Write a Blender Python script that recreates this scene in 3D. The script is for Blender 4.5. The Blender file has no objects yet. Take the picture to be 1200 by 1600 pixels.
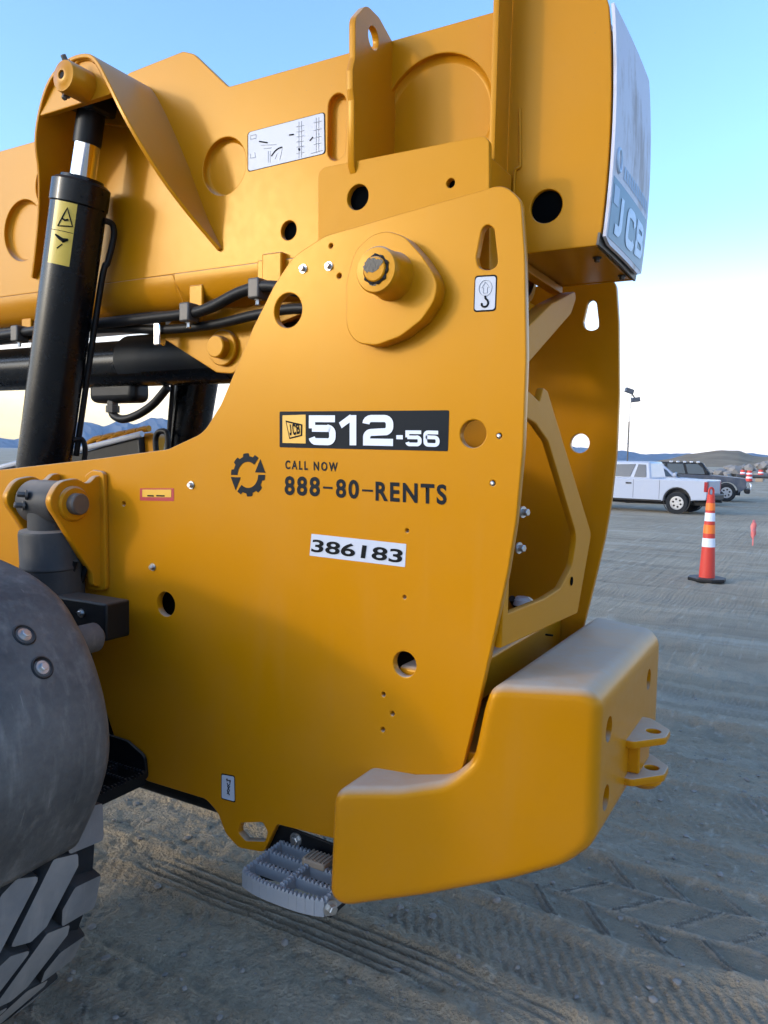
import bpy, bmesh, math, random
import numpy as np
from mathutils import Vector, Matrix
random.seed(7); rng = np.random.default_rng(7)
PI = math.pi
S = bpy.context.scene
COL = S.collection

# ------------------------------------------------------------------ camera
F = 1200.0; YAW = math.radians(29.5); PITCH = math.radians(4.24); ROLL = math.radians(1.2)
EYE = Vector((0, -1.743, 1.65))
_f = Vector((-math.sin(YAW)*math.cos(PITCH), math.cos(YAW)*math.cos(PITCH), -math.sin(PITCH)))
_r0 = Vector((math.cos(YAW), math.sin(YAW), 0)); _u0 = _r0.cross(_f)
_r = _r0*math.cos(ROLL) + _u0*math.sin(ROLL); _u = _u0*math.cos(ROLL) - _r0*math.sin(ROLL)
cam = bpy.data.objects.new('camera', bpy.data.cameras.new('camera')); COL.objects.link(cam)
cam.matrix_world = Matrix.Translation(EYE) @ Matrix((_r, _u, -_f)).transposed().to_4x4()
cam.data.sensor_fit = 'HORIZONTAL'; cam.data.sensor_width = 36; cam.data.lens = 36*F/1200
cam.data.clip_start = 0.05; cam.data.clip_end = 20000
S.camera = cam

# ------------------------------------------------------------------ light
SUN_DIR = Vector((0.80, 1.0, -0.34)).normalized()       # way the light travels
SUN_EL = math.asin(-SUN_DIR.z)
w = bpy.data.worlds.new('World'); S.world = w; w.use_nodes = True
nt = w.node_tree; bg = nt.nodes['Background']
sky = nt.nodes.new('ShaderNodeTexSky'); sky.sky_type = 'NISHITA'; sky.sun_disc = False
sky.sun_elevation = SUN_EL
sky.sun_rotation = math.atan2(-SUN_DIR.x, -SUN_DIR.y)
sky.air_density = 1.0; sky.dust_density = 1.5; sky.ozone_density = 4.0
# thin bright haze layer low over the horizon, warmer toward the dawn side
tc = nt.nodes.new('ShaderNodeTexCoord'); sp_ = nt.nodes.new('ShaderNodeSeparateXYZ'); nt.links.new(tc.outputs['Generated'], sp_.inputs[0])
gl = nt.nodes.new('ShaderNodeMapRange'); gl.interpolation_type = 'SMOOTHERSTEP'; nt.links.new(sp_.outputs[2], gl.inputs[0])
for i_, x_ in enumerate((-.04, .31, 1.0, 0.0)): gl.inputs[i_+1].default_value = x_
wm = nt.nodes.new('ShaderNodeMapRange'); wm.interpolation_type = 'SMOOTHSTEP'
dt = nt.nodes.new('ShaderNodeVectorMath'); dt.operation = 'DOT_PRODUCT'; dt.inputs[1].default_value = (-.93, .36, -1.6)
nt.links.new(tc.outputs['Generated'], dt.inputs[0]); nt.links.new(dt.outputs['Value'], wm.inputs[0])
for i_, x_ in enumerate((.72, 1.0, 0.0, 1.0)): wm.inputs[i_+1].default_value = x_
mg = nt.nodes.new('ShaderNodeMix'); mg.data_type = 'RGBA'; nt.links.new(wm.outputs[0], mg.inputs[0])
mg.inputs[6].default_value = (5.2, 4.55, 3.7, 1); mg.inputs[7].default_value = (4.9, 3.5, .3, 1)
mm_ = nt.nodes.new('ShaderNodeMix'); mm_.data_type = 'RGBA'; nt.links.new(gl.outputs[0], mm_.inputs[0])
nt.links.new(sky.outputs[0], mm_.inputs[6]); nt.links.new(mg.outputs[2], mm_.inputs[7])
nt.links.new(mm_.outputs[2], bg.inputs[0]); bg.inputs[1].default_value = 0.15
sun = bpy.data.objects.new('sun', bpy.data.lights.new('sun', 'SUN')); COL.objects.link(sun)
sun.data.energy = .30; sun.data.angle = math.radians(4); sun.data.color = (1.0, .90, .74)
sun.rotation_euler = SUN_DIR.to_track_quat('-Z', 'Y').to_euler()
S.view_settings.view_transform = 'Standard'; S.view_settings.look = 'None'
S.view_settings.exposure = 1.88; S.view_settings.gamma = 1.0
S.view_settings.use_curve_mapping = False

# ------------------------------------------------------------------ surveying helper: a sight line cut with a known real plane
def P(px, py, ax, val):
    d = _f + _r*((px-600)/F) - _u*((py-800)/F)
    return EYE + d*((val-EYE[ax])/d[ax])
def XZ(px, py, y): p = P(px, py, 1, y); return (p.x, p.z)
def YZ(px, py, x): p = P(px, py, 0, x); return (p.y, p.z)
def XY(px, py, z): p = P(px, py, 2, z); return (p.x, p.y)

# ------------------------------------------------------------------ materials
def new_mat(name, base=(.5,.5,.5), rough=.5, metal=0, coat=0, spec=.5):
    m = bpy.data.materials.new(name); m.use_nodes = True
    b = m.node_tree.nodes['Principled BSDF']
    b.inputs['Base Color'].default_value = (*base, 1); b.inputs['Roughness'].default_value = rough
    b.inputs['Metallic'].default_value = metal; b.inputs['Coat Weight'].default_value = coat
    b.inputs['Coat Roughness'].default_value = .12
    b.inputs['Specular IOR Level'].default_value = spec
    return m, m.node_tree, b
def N(t, typ, **kw):
    n = t.nodes.new(typ)
    for k, v in kw.items(): setattr(n, k, v)
    return n
def coords(t):
    return N(t, 'ShaderNodeTexCoord').outputs['Object']
def noise(t, co, scale, detail=4, rough=.55, stretch=None):
    n = N(t, 'ShaderNodeTexNoise'); n.inputs['Scale'].default_value = scale
    n.inputs['Detail'].default_value = detail; n.inputs['Roughness'].default_value = rough
    if stretch:
        mp = N(t, 'ShaderNodeMapping'); mp.inputs['Scale'].default_value = stretch
        t.links.new(co, mp.inputs[0]); co = mp.outputs[0]
    t.links.new(co, n.inputs['Vector']); return n.outputs['Fac']
def rng_map(t, v, a, b, c, d):
    n = N(t, 'ShaderNodeMapRange'); t.links.new(v, n.inputs[0])
    for i, x in enumerate((a, b, c, d)): n.inputs[i+1].default_value = x
    return n.outputs[0]
def math_n(t, op, a, b):
    n = N(t, 'ShaderNodeMath', operation=op)
    for i, x in enumerate((a, b)):
        if isinstance(x, (int, float)): n.inputs[i].default_value = x
        else: t.links.new(x, n.inputs[i])
    return n.outputs[0]
def mix_c(t, fac, a, b):
    n = N(t, 'ShaderNodeMix', data_type='RGBA')
    if isinstance(fac, (int, float)): n.inputs[0].default_value = fac
    else: t.links.new(fac, n.inputs[0])
    for i, x in ((6, a), (7, b)):
        if isinstance(x, tuple): n.inputs[i].default_value = (*x, 1)
        else: t.links.new(x, n.inputs[i])
    return n.outputs[2]
def bump(t, b, h, strength, dist=.002):
    n = N(t, 'ShaderNodeBump'); n.inputs['Strength'].default_value = strength; n.inputs['Distance'].default_value = dist
    t.links.new(h, n.inputs['Height']); t.links.new(n.outputs[0], b.inputs['Normal']); return n
def up_mask(t, lo=.55, hi=.95):
    g = N(t, 'ShaderNodeNewGeometry'); s = N(t, 'ShaderNodeSeparateXYZ'); t.links.new(g.outputs['True Normal'], s.inputs[0])
    return rng_map(t, s.outputs[2], lo, hi, 0, 1)
def up_mask_s(t, lo, hi):
    g = N(t, 'ShaderNodeNewGeometry'); s = N(t, 'ShaderNodeSeparateXYZ'); t.links.new(g.outputs['Normal'], s.inputs[0])
    return rng_map(t, s.outputs[2], lo, hi, 0, 1)

def dusty(name, base, rough, dust=(.40,.34,.28), amt=.9, haze=.10, coat=0.0, peel=.03, metal=0, scratch=0, tint=None):
    """painted surface with a settled dust film on what faces up and a thin uneven film everywhere"""
    m, t, b = new_mat(name, base, rough, metal, coat, .45 if tint else .3)
    if tint: b.inputs['Specular Tint'].default_value = (*tint, 1)
    co = coords(t)
    n1 = noise(t, co, 3.2, 6, .62); n2 = noise(t, co, 26, 5, .7)
    n3 = noise(t, co, 2.0, 5, .6, (6, 6, .7))                       # downward runs
    film = math_n(t, 'MULTIPLY', rng_map(t, n1, .38, .72, .15, 1.0), haze)
    film = math_n(t, 'ADD', film, math_n(t, 'MULTIPLY', rng_map(t, n3, .55, .78, 0, 1), haze*.7))
    up = math_n(t, 'MULTIPLY', up_mask_s(t, .38, .90), rng_map(t, n1, .30, .58, .62, 1.0))
    up = math_n(t, 'MULTIPLY', up, rng_map(t, n2, .25, .6, .8, 1.0))
    up = math_n(t, 'MULTIPLY', up, amt)
    fac = math_n(t, 'MAXIMUM', film, up)
    col = mix_c(t, fac, base, dust)
    if scratch:      # pin-prick chips and a few hair scratches down to primer
        ch = math_n(t, 'MULTIPLY', rng_map(t, noise(t, co, 260, 2, .5), .74, .77, 0, 1), rng_map(t, n1, .5, .6, 0, 1))
        hs = math_n(t, 'MULTIPLY', rng_map(t, noise(t, co, 34, 3, .6, (.25, 1, 5)), .735, .75, 0, .6), rng_map(t, n1, .52, .62, 0, 1))
        col = mix_c(t, math_n(t, 'MULTIPLY', math_n(t, 'MAXIMUM', ch, hs), scratch), col, (.16,.12,.09))
    t.links.new(col, b.inputs['Base Color'])
    r = math_n(t, 'ADD', rng_map(t, n2, .3, .7, rough-.012, rough+.025), math_n(t, 'MULTIPLY', fac, .45))
    t.links.new(r, b.inputs['Roughness'])
    if coat:
        t.links.new(rng_map(t, fac, 0, .6, coat, 0), b.inputs['Coat Weight'])
    n4 = noise(t, co, 180, 2, .5)
    hgt = math_n(t, 'ADD', math_n(t, 'MULTIPLY', n4, .5), math_n(t, 'ADD', math_n(t, 'MULTIPLY', noise(t, co, 9, 1, .4), .35), math_n(t, 'MULTIPLY', n1, .15)))
    bump(t, b, hgt, peel*1.8, .003)
    return m
M = {}
YEL = (.50, .193, .0001)
M['paint'] = dusty('yellow_paint', YEL, .29, dust=(.46,.40,.335), amt=.88, haze=.03, scratch=.8, tint=(1,.68,.22))
M['paint_in'] = dusty('yellow_paint_sheltered', YEL, .55, amt=.12, haze=.01, tint=(1,.6,.15))
M['paint_flat'] = dusty('yellow_paint_dusty', (.50,.195,.0003), .42, amt=.9, haze=.03, scratch=.7, tint=(1,.68,.22))
M['black'] = dusty('black_gloss_paint', (.002,.003,.0045), .26, amt=.15, haze=.003, coat=.08)
M['blackmatt'] = dusty('black_satin_paint', (.003,.004,.0055), .45, amt=.2, haze=.008)
M['grey_cyl'] = dusty('weathered_dark_paint', (.018,.021,.025), .5, amt=.6, haze=.14)
M['rubber'] = dusty('tyre_rubber', (.008,.010,.013), .75, dust=(.14,.13,.12), amt=.4, haze=.10)
M['tread'] = dusty('tread_rubber_dusty', (.15,.152,.155), .8, dust=(.36,.335,.30), amt=.6, haze=.7)
M['hose'] = dusty('hose_rubber', (.004,.004,.0045), .5, amt=.12, haze=.015)
M['zinc'] = dusty('zinc_steel', (.55,.55,.54), .35, metal=1, amt=.4, haze=.15)
M['chrome'] = new_mat('chrome', (.75,.75,.76), .08, 1)[0]
M['steel'] = dusty('dull_pin_steel', (.09,.088,.085), .5, metal=.7, amt=.6, haze=.3)
M['step'] = dusty('galvanised_step', (.30,.315,.34), .5, metal=.25, dust=(.36,.33,.30), amt=.35, haze=.2)
M['sticker'] = dusty('white_sticker', (.52,.54,.60), .35, amt=.2, haze=.06, peel=.01)
M['ink'] = new_mat('dark_print', (.004,.005,.006), .6, spec=.12)[0]
M['ink_light'] = new_mat('grey_print', (.35,.37,.40), .4)[0]
M['decal'] = new_mat('charcoal_decal', (.005,.009,.014), .5, spec=.12)[0]
M['decal_white'] = new_mat('white_print', (.66,.70,.80), .35)[0]
M['decal_yellow'] = new_mat('yellow_print', (.72,.38,.03), .35)[0]
M['warn'] = new_mat('warning_yellow', (.62,.44,.06), .35)[0]
M['red'] = new_mat('red_print', (.38,.015,.02), .4)[0]
M['tan'] = new_mat('tan_rubber', (.34,.25,.17), .7)[0]
M['grease'] = dusty('black_grease', (.012,.011,.010), .35, amt=.1, haze=.04, peel=.25)
# fender plastic: scuffs and dust streaks
def fender_mat():
    m, t, b = new_mat('scuffed_plastic', (.06,.065,.07), .6)
    co = coords(t)
    a = noise(t, co, 4, 8, .68); c = noise(t, co, 9, 6, .6, (3, 3, .6)); d = noise(t, co, 60, 4, .6)
    sc = noise(t, co, 22, 3, .5, (1, 5, .35))
    f = math_n(t, 'ADD', rng_map(t, a, .35, .65, .1, .55), rng_map(t, c, .5, .72, 0, .4))
    f = math_n(t, 'MULTIPLY', f, rng_map(t, d, .3, .6, .75, 1))
    f = math_n(t, 'ADD', f, rng_map(t, sc, .70, .74, 0, .35))
    t.links.new(mix_c(t, f, (.032,.034,.036), (.20,.19,.175)), b.inputs['Base Color'])
    bump(t, b, math_n(t, 'ADD', d, math_n(t, 'MULTIPLY', a, .6)), .25, .004)
    return m
M['fender'] = fender_mat()
def rear_panel_mat():
    m, t, b = new_mat('stained_white_panel', (.6,.6,.66), .5, spec=.3)
    co = coords(t)
    a = noise(t, co, 2.2, 6, .65); s = noise(t, co, 4.5, 6, .7, (3.5, 3.5, .5)); d = noise(t, co, 40, 4, .6)
    f = rng_map(t, math_n(t, 'MULTIPLY', s, rng_map(t, a, .35, .6, .6, 1.15)), .47, .68, 0, .75)
    c = mix_c(t, f, (.60,.59,.64), (.30,.21,.15))
    c = mix_c(t, rng_map(t, d, .62, .72, 0, .25), c, (.25,.2,.16))
    t.links.new(c, b.inputs['Base Color']); bump(t, b, d, .1, .002)
    return m
M['rear'] = rear_panel_mat()
M['rear_blue'] = new_mat('faded_blue_print', (.10,.19,.26), .4)[0]
M['rear_pale'] = new_mat('faded_pale_print', (.50,.62,.76), .4)[0]
M['rear_faint'] = new_mat('faded_faint_print', (.30,.39,.52), .4)[0]
M['car_white'] = dusty('white_car_paint', (.42,.45,.53), .22, dust=(.42,.38,.33), amt=.12, haze=.10, coat=.4)
M['car_blue'] = dusty('blue_car_paint', (.04,.055,.085), .3, amt=.5, haze=.2, coat=.4)
M['car_black'] = dusty('black_trim', (.005,.0055,.007), .5, amt=.15, haze=.04)
M['alloy'] = new_mat('alloy_rim', (.42,.42,.43), .4, .7)[0]
def glass_mat():
    m, t, b = new_mat('tinted_glass', (.018,.024,.03), .05, 0, 0, .8); return m
M['glass'] = glass_mat()
M['lamp_red'] = new_mat('red_lens', (.35,.012,.015), .2)[0]
M['lamp_clear'] = new_mat('clear_lens', (.7,.72,.75), .15, .4)[0]
M['orange'] = new_mat('orange_plastic', (.62,.045,.025), .55)[0]
M['orange_band'] = new_mat('orange_reflective', (.95,.20,.02), .4)[0]
M['white_band'] = new_mat('white_reflective', (.78,.80,.86), .4)[0]
M['pink'] = new_mat('pink_ribbon', (.85,.22,.20), .6)[0]
M['stone'] = dusty('pebble', (.24,.22,.20), .9, amt=.3, haze=.3)
M['bore_shade'] = new_mat('bore_shade_black', (.002,.0025,.003), 1.0, spec=.02)[0]  # flat black stands in for the shade inside deep holes
M['wood'] = new_mat('stake_wood', (.45,.33,.22), .8)[0]

def ground_mat():
    m, t, b = new_mat('packed_gravel_dirt', (.2,.19,.18), .95, spec=.2)
    co = coords(t)
    big = noise(t, co, .35, 6, .6); mid = noise(t, co, 3, 6, .65); fine = noise(t, co, 55, 5, .75); grit = noise(t, co, 330, 2, .6)
    along = noise(t, co, 2.0, 6, .6, (.25, 2.2, 1))
    c = mix_c(t, rng_map(t, big, .35, .65, 0, 1), (.31,.245,.165), (.44,.36,.255))
    c = mix_c(t, rng_map(t, along, .42, .68, 0, .55), c, (.49,.41,.305))
    c = mix_c(t, rng_map(t, mid, .55, .75, 0, .5), c, (.19,.166,.136))
    c = mix_c(t, rng_map(t, grit, .62, .70, 0, .5), c, (.40,.37,.32))
    c = mix_c(t, rng_map(t, grit, .38, .30, 0, .5), c, (.11,.10,.09))
    dr = noise(t, co, 1.1, 7, .62, (.10, 1.3, 1)); c = mix_c(t, rng_map(t, dr, .56, .66, 0, .45), c, (.20,.16,.11)); c = mix_c(t, rng_map(t, dr, .42, .34, 0, .4), c, (.56,.50,.41))
    at = N(t, 'ShaderNodeAttribute'); at.attribute_name = 'loose_light'
    c = mix_c(t, rng_map(t, at.outputs['Fac'], 0, 1, 0, .9), c, (.53,.465,.37))  # ridges lightened in the colour where soft light leaves relief faint
    at2 = N(t, 'ShaderNodeAttribute'); at2.attribute_name = 'packed_shade'
    c = mix_c(t, rng_map(t, at2.outputs['Fac'], 0, 1, 0, .35), c, (.22,.184,.138))  # ruts darkened in the colour to set off the lightened ridges
    t.links.new(c, b.inputs['Base Color'])
    h = math_n(t, 'ADD', math_n(t, 'MULTIPLY', fine, .8), math_n(t, 'MULTIPLY', grit, .35))
    h = math_n(t, 'ADD', h, math_n(t, 'MULTIPLY', along, 1.5))
    vo = N(t, 'ShaderNodeTexVoronoi'); vo.inputs['Scale'].default_value = 75; t.links.new(co, vo.inputs['Vector'])
    h = math_n(t, 'ADD', h, math_n(t, 'MULTIPLY', vo.outputs['Distance'], .5))
    bump(t, b, h, 1.0, .016)
    return m
M['ground'] = ground_mat()
def hill_mat(name, a, b_, sc):
    m, t, b = new_mat(name, a, .95, spec=.1); co = coords(t)
    t.links.new(mix_c(t, rng_map(t, noise(t, co, sc, 8, .7), .35, .65, 0, 1), a, b_), b.inputs['Base Color'])
    return m
M['hill'] = hill_mat('brown_hill', (.20,.135,.07), (.30,.22,.135), .08)
M['mountain'] = hill_mat('far_mountain', (.075,.075,.075), (.14,.135,.13), .01)

# ------------------------------------------------------------------ object helpers
def link(o, parent=None):
    COL.objects.link(o)
    if parent is not None:
        o.parent = parent
        if parent.type == 'EMPTY': o.matrix_parent_inverse = Matrix.Identity(4); o.location = -Vector(parent.location)
    return o
def finish(me, smooth=35, recalc=True, merge=1e-5):
    bm = bmesh.new(); bm.from_mesh(me)
    if merge: bmesh.ops.remove_doubles(bm, verts=bm.verts, dist=merge)
    if recalc: bmesh.ops.recalc_face_normals(bm, faces=bm.faces)
    bm.to_mesh(me); bm.free()
    if smooth:
        me.polygons.foreach_set('use_smooth', [True]*len(me.polygons))
        me.set_sharp_from_angle(angle=math.radians(smooth))
    me.update()
def mobj(name, verts, faces, mat, parent=None, smooth=35, recalc=True):
    me = bpy.data.meshes.new(name); me.from_pydata([tuple(v) for v in verts], [], faces)
    finish(me, smooth, recalc); me.materials.append(M[mat] if isinstance(mat, str) else mat)
    return link(bpy.data.objects.new(name, me), parent)
def bobj(name, bm, mat, parent=None, smooth=35, recalc=True):
    me = bpy.data.meshes.new(name); bm.to_mesh(me); bm.free(); finish(me, smooth, recalc)
    me.materials.append(M[mat] if isinstance(mat, str) else mat)
    return link(bpy.data.objects.new(name, me), parent)
def bevel_mod(o, w=.004, seg=2, ang=35):
    b = o.modifiers.new('bevel', 'BEVEL'); b.width = w; b.segments = seg; b.limit_method = 'ANGLE'
    b.angle_limit = math.radians(ang); b.harden_normals = False
    return o
def thing(name, label, cat, loc, group=None, rz=0):
    o = bpy.data.objects.new(name, None); COL.objects.link(o); o.location = loc; o.rotation_euler = (0, 0, rz)
    o.empty_display_size = .2
    o['label'] = label; o['category'] = cat
    if group: o['group'] = group
    return o

def fillet(pts, n=6):
    """pts: (a,b) or (a,b,r): round the corners that carry a radius"""
    out = []; L = len(pts)
    for i, p in enumerate(pts):
        if len(p) < 3 or p[2] <= 0: out.append((p[0], p[1])); continue
        a = Vector(pts[i-1][:2]); c = Vector(p[:2]); b = Vector(pts[(i+1) % L][:2])
        u = a-c; v = b-c; lu, lv = u.length, v.length
        if lu < 1e-6 or lv < 1e-6: out.append((p[0], p[1])); continue
        u /= lu; v /= lv
        ang = math.acos(max(-1, min(1, u.dot(v))))
        if ang > 3.10: out.append((p[0], p[1])); continue
        d = min(p[2]/math.tan(ang/2), lu*.48, lv*.48)
        p0 = c+u*d; p1 = c+v*d; re_ = d*math.tan(ang/2); bis = (u+v).normalized(); O = c+bis*(re_/math.sin(ang/2))
        a0 = math.atan2(p0.y-O.y, p0.x-O.x); a1 = math.atan2(p1.y-O.y, p1.x-O.x); da = (a1-a0+PI) % (2*PI)-PI
        for k in range(n+1):
            a_ = a0+da*k/n; out.append((O.x+re_*math.cos(a_), O.y+re_*math.sin(a_)))
    return out
def circle(c, r, n=32, ry=None):
    ry = ry or r
    return [(c[0]+r*math.cos(2*PI*k/n), c[1]+ry*math.sin(2*PI*k/n)) for k in range(n)]
def slab(name, outer, holes, fmap, thick, mat, parent=None, bev=.002, smooth=35):
    """flat plate with real holes. fmap maps (a,b,c) to the world, c running 0..thick"""
    cu = bpy.data.curves.new('tmp', 'CURVE'); cu.dimensions = '2D'; cu.fill_mode = 'BOTH'
    for ring in [outer]+list(holes):
        s = cu.splines.new('POLY'); s.points.add(len(ring)-1); s.use_cyclic_u = True
        for i, p in enumerate(ring): s.points[i].co = (p[0], p[1], 0, 1)
    cu.extrude = max(thick/2-bev, 1e-5); cu.bevel_depth = bev; cu.bevel_resolution = 1; cu.offset = -bev
    o = bpy.data.objects.new('tmp', cu); COL.objects.link(o)
    me = bpy.data.meshes.new_from_object(o.evaluated_get(bpy.context.evaluated_depsgraph_get()))
    bpy.data.objects.remove(o); bpy.data.curves.remove(cu)
    for v in me.vertices: v.co = Vector(fmap(v.co.x, v.co.y, v.co.z+thick/2))
    me.name = name; me.materials.clear(); finish(me, smooth); me.materials.append(M[mat] if isinstance(mat, str) else mat)
    ax_ = (Vector(fmap(0, 0, 1))-Vector(fmap(0, 0, 0))).normalized()
    for pl in me.polygons:
        if abs(pl.normal.dot(ax_)) > .9995: pl.use_smooth = False
    return link(bpy.data.objects.new(name, me), parent)
def on_y(y): return lambda a, b, c: (a, y+c, b)         # (a,b)=(x,z), thickness toward +y
def on_x(x): return lambda a, b, c: (x-c, a, b)         # (a,b)=(y,z), thickness toward -x
def on_z(z): return lambda a, b, c: (a, b, z-c)         # (a,b)=(x,y), thickness down
def film(name, ring, fmap, mat, parent, th=.0006, holes=()):
    return slab(name, ring, holes, fmap, th, mat, parent, bev=0.0, smooth=0)

def basis(axis):
    a = Vector(axis).normalized(); t = Vector((0, 0, 1)) if abs(a.z) < .9 else Vector((1, 0, 0))
    u = a.cross(t).normalized(); return a, u, a.cross(u)
def lathe(name, prof, origin, axis, mat, parent=None, n=40, smooth=35, caps=True):
    """prof: (radius, height along axis)"""
    a, u, v = basis(axis); o = Vector(origin); vs = []; fs = []
    for r, h in prof:
        for k in range(n):
            t = 2*PI*k/n; vs.append(o+a*h+(u*math.cos(t)+v*math.sin(t))*max(r, 1e-4))
    for i in range(len(prof)-1):
        for k in range(n):
            k2 = (k+1) % n; fs.append((i*n+k, i*n+k2, (i+1)*n+k2, (i+1)*n+k))
    if caps: fs.append(tuple(range(n))); fs.append(tuple((len(prof)-1)*n+k for k in range(n)))
    return mobj(name, vs, fs, mat, parent, smooth)
def rod(name, p0, p1, r, mat, parent=None, n=32, b=.003):
    p0 = Vector(p0); p1 = Vector(p1); L = (p1-p0).length; b = min(b, r*.4, L*.3)
    return lathe(name, [(r-b, 0), (r, b), (r, L-b), (r-b, L)], p0, p1-p0, mat, parent, n)
def smooth_path(pts, n=8):
    pts = [Vector(p) for p in pts]; out = []
    for i in range(len(pts)-1):
        a = pts[max(i-1, 0)]; b = pts[i]; c = pts[i+1]; d = pts[min(i+2, len(pts)-1)]
        for k in range(n):
            t = k/n; out.append(.5*((2*b)+(c-a)*t+(2*a-5*b+4*c-d)*t*t+(3*b-a-3*c+d)*t**3))
    out.append(pts[-1]); return out
def tube_bm(bm, path, r, n=12, close=False):
    path = [Vector(p) for p in path]; rings = []; up = None
    for i, p in enumerate(path):
        if close: d = path[(i+1) % len(path)]-path[i-1]
        else: d = path[min(i+1, len(path)-1)]-path[max(i-1, 0)]
        d.normalize()
        if up is None: _, up, _v = basis(d)
        up = (up-d*up.dot(d)).normalized(); v = d.cross(up)
        rr = r[i] if isinstance(r, (list, tuple)) else r
        rings.append([bm.verts.new(p+(up*math.cos(2*PI*k/n)+v*math.sin(2*PI*k/n))*rr) for k in range(n)])
    m = len(rings)
    for i in range(m if close else m-1):
        A = rings[i]; B = rings[(i+1) % m]
        for k in range(n): bm.faces.new((A[k], A[(k+1) % n], B[(k+1) % n], B[k]))
    if not close: bm.faces.new(rings[0][::-1]); bm.faces.new(rings[-1])
def hose(name, pts, r, mat='hose', parent=None, n=12, sm=8):
    bm = bmesh.new(); tube_bm(bm, smooth_path(pts, sm) if sm else pts, r, n); return bobj(name, bm, mat, parent, 50)
def box_bm(bm, c, s, mtx=None):
    r = bmesh.ops.create_cube(bm, size=1)
    for v in r['verts']:
        v.co = Vector((v.co.x*s[0]+c[0], v.co.y*s[1]+c[1], v.co.z*s[2]+c[2]))
        if mtx: v.co = mtx @ v.co
def box(name, lo, hi, mat, parent=None, bev=.004, seg=2):
    bm = bmesh.new(); lo = Vector(lo); hi = Vector(hi); box_bm(bm, (lo+hi)/2, hi-lo)
    o = bobj(name, bm, mat, parent); 
    if bev: bevel_mod(o, bev, seg)
    return o
def hexbolt(name, p, axis, r, h, parent, mat='zinc', washer=True):
    a, u, v = basis(axis); p = Vector(p); vs = []; fs = []
    def ring(rad, z, n=6):
        i = len(vs)
        for k in range(n): vs.append(p+a*z+(u*math.cos(2*PI*k/n)+v*math.sin(2*PI*k/n))*rad)
        return i
    def join(i, j, n):
        for k in range(n): fs.append((i+k, i+(k+1) % n, j+(k+1) % n, j+k))
    if washer:
        i = ring(r*1.55, 0, 18); j = ring(r*1.55, h*.2, 18); join(i, j, 18); fs.append(tuple(range(j, j+18)))
    i = ring(r, h*.15); j = ring(r, h*.9); k = ring(r*.8, h); join(i, j, 6); join(j, k, 6); fs.append(tuple(range(k, k+6)))
    return mobj(name, vs, fs, mat, parent, 30)

# strokes: thick poly-lines for boxy lettering -----------------------------------
def stroke(pts, w):
    """a flat thick line as a polygon ring (mitred)"""
    pts = [Vector(p) for p in pts]; pts = [p for i, p in enumerate(pts) if i == 0 or (p-pts[i-1]).length > .012]; Lf = []; Rt = []
    for i, p in enumerate(pts):
        d0 = (p-pts[i-1]).normalized() if i else None; d1 = (pts[i+1]-p).normalized() if i < len(pts)-1 else None
        d = (d0+d1).normalized() if d0 and d1 else (d0 or d1)
        n = Vector((-d.y, d.x)); k = 1/max(.5, n.dot(Vector((-(d1 or d0).y, (d1 or d0).x))))
        Lf.append(p+n*w/2*k); Rt.append(p-n*w/2*k)
    return [(q.x, q.y) for q in Lf+Rt[::-1]]
def arcp(cx, cy, r, a0, a1, n=6, ry=None):
    ry = ry or r
    return [(cx+r*math.cos(math.radians(a0+(a1-a0)*k/n)), cy+ry*math.sin(math.radians(a0+(a1-a0)*k/n))) for k in range(n+1)]
# glyphs in a 1-wide x 1-high cell, list of (points, width)
W_ = .23
GL = {
 '5': [([(.96,.885),(.13,.885),(.13,.56)], W_), ([(.13,.56),(.72,.56)]+arcp(.70,.40,.17,80,0,5)+arcp(.70,.285,.17,0,-90,5)+[(.30,.115)]+arcp(.29,.28,.17,-90,-170,4), W_)],
 '1': [([(.62,.0),(.62,1.0)], .27), ([(.10,.66),(.56,.93)], .22)],
 '2': [(arcp(.29,.715,.17,180,90,4)+arcp(.70,.715,.17,90,0,5)+[(.87,.62)]+arcp(.70,.62,.17,0,-70,4)+[(.28,.43)]+arcp(.30,.27,.16,110,180,4)+[(.14,.115),(.98,.115)], W_)],
 '6': [([(.90,.885),(.32,.885)]+arcp(.31,.71,.18,90,180,4)+arcp(.31,.29,.18,180,270,4)+arcp(.69,.29,.18,-90,0,4)+arcp(.69,.40,.18,0,90,4)+[(.15,.58)], W_)],
 'J': [([(.62,1.0),(.62,.30)]+arcp(.42,.30,.20,0,-90,4)+[(.14,.10)], .26)],
 'C': [([(.92,.66)]+arcp(.68,.70,.20,10,90,4)+arcp(.36,.70,.20,90,180,4)+arcp(.36,.28,.20,180,270,4)+arcp(.68,.28,.20,-90,-10,4), .25)],
 'B': [([(.16,0.0),(.16,1.0)], .26), ([(.1,.89),(.62,.89)]+arcp(.66,.72,.15,80,-80,6)+[(.1,.53)], .21), ([(.1,.53),(.66,.53)]+arcp(.70,.32,.17,80,-80,6)+[(.1,.11)], .22)],
}
def glyphs(name, text, fmap, mat, parent, adv=1.12, th=.0005):
    bm = bmesh.new(); x = 0
    for ch in text:
        for i, (pts, wd) in enumerate(GL[ch]):
            ring = stroke(pts, wd); m = len(ring)//2
            vs = [bm.verts.new(Vector(fmap(a+x, b, -th*(1+.2*i)))) for a, b in ring]
            for k in range(m-1): bm.faces.new((vs[k], vs[k+1], vs[2*m-2-k], vs[2*m-1-k]))
        x += adv
    me = bpy.data.meshes.new(name); bm.to_mesh(me); bm.free(); me.materials.append(M[mat])
    return link(bpy.data.objects.new(name, me), parent)
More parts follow.
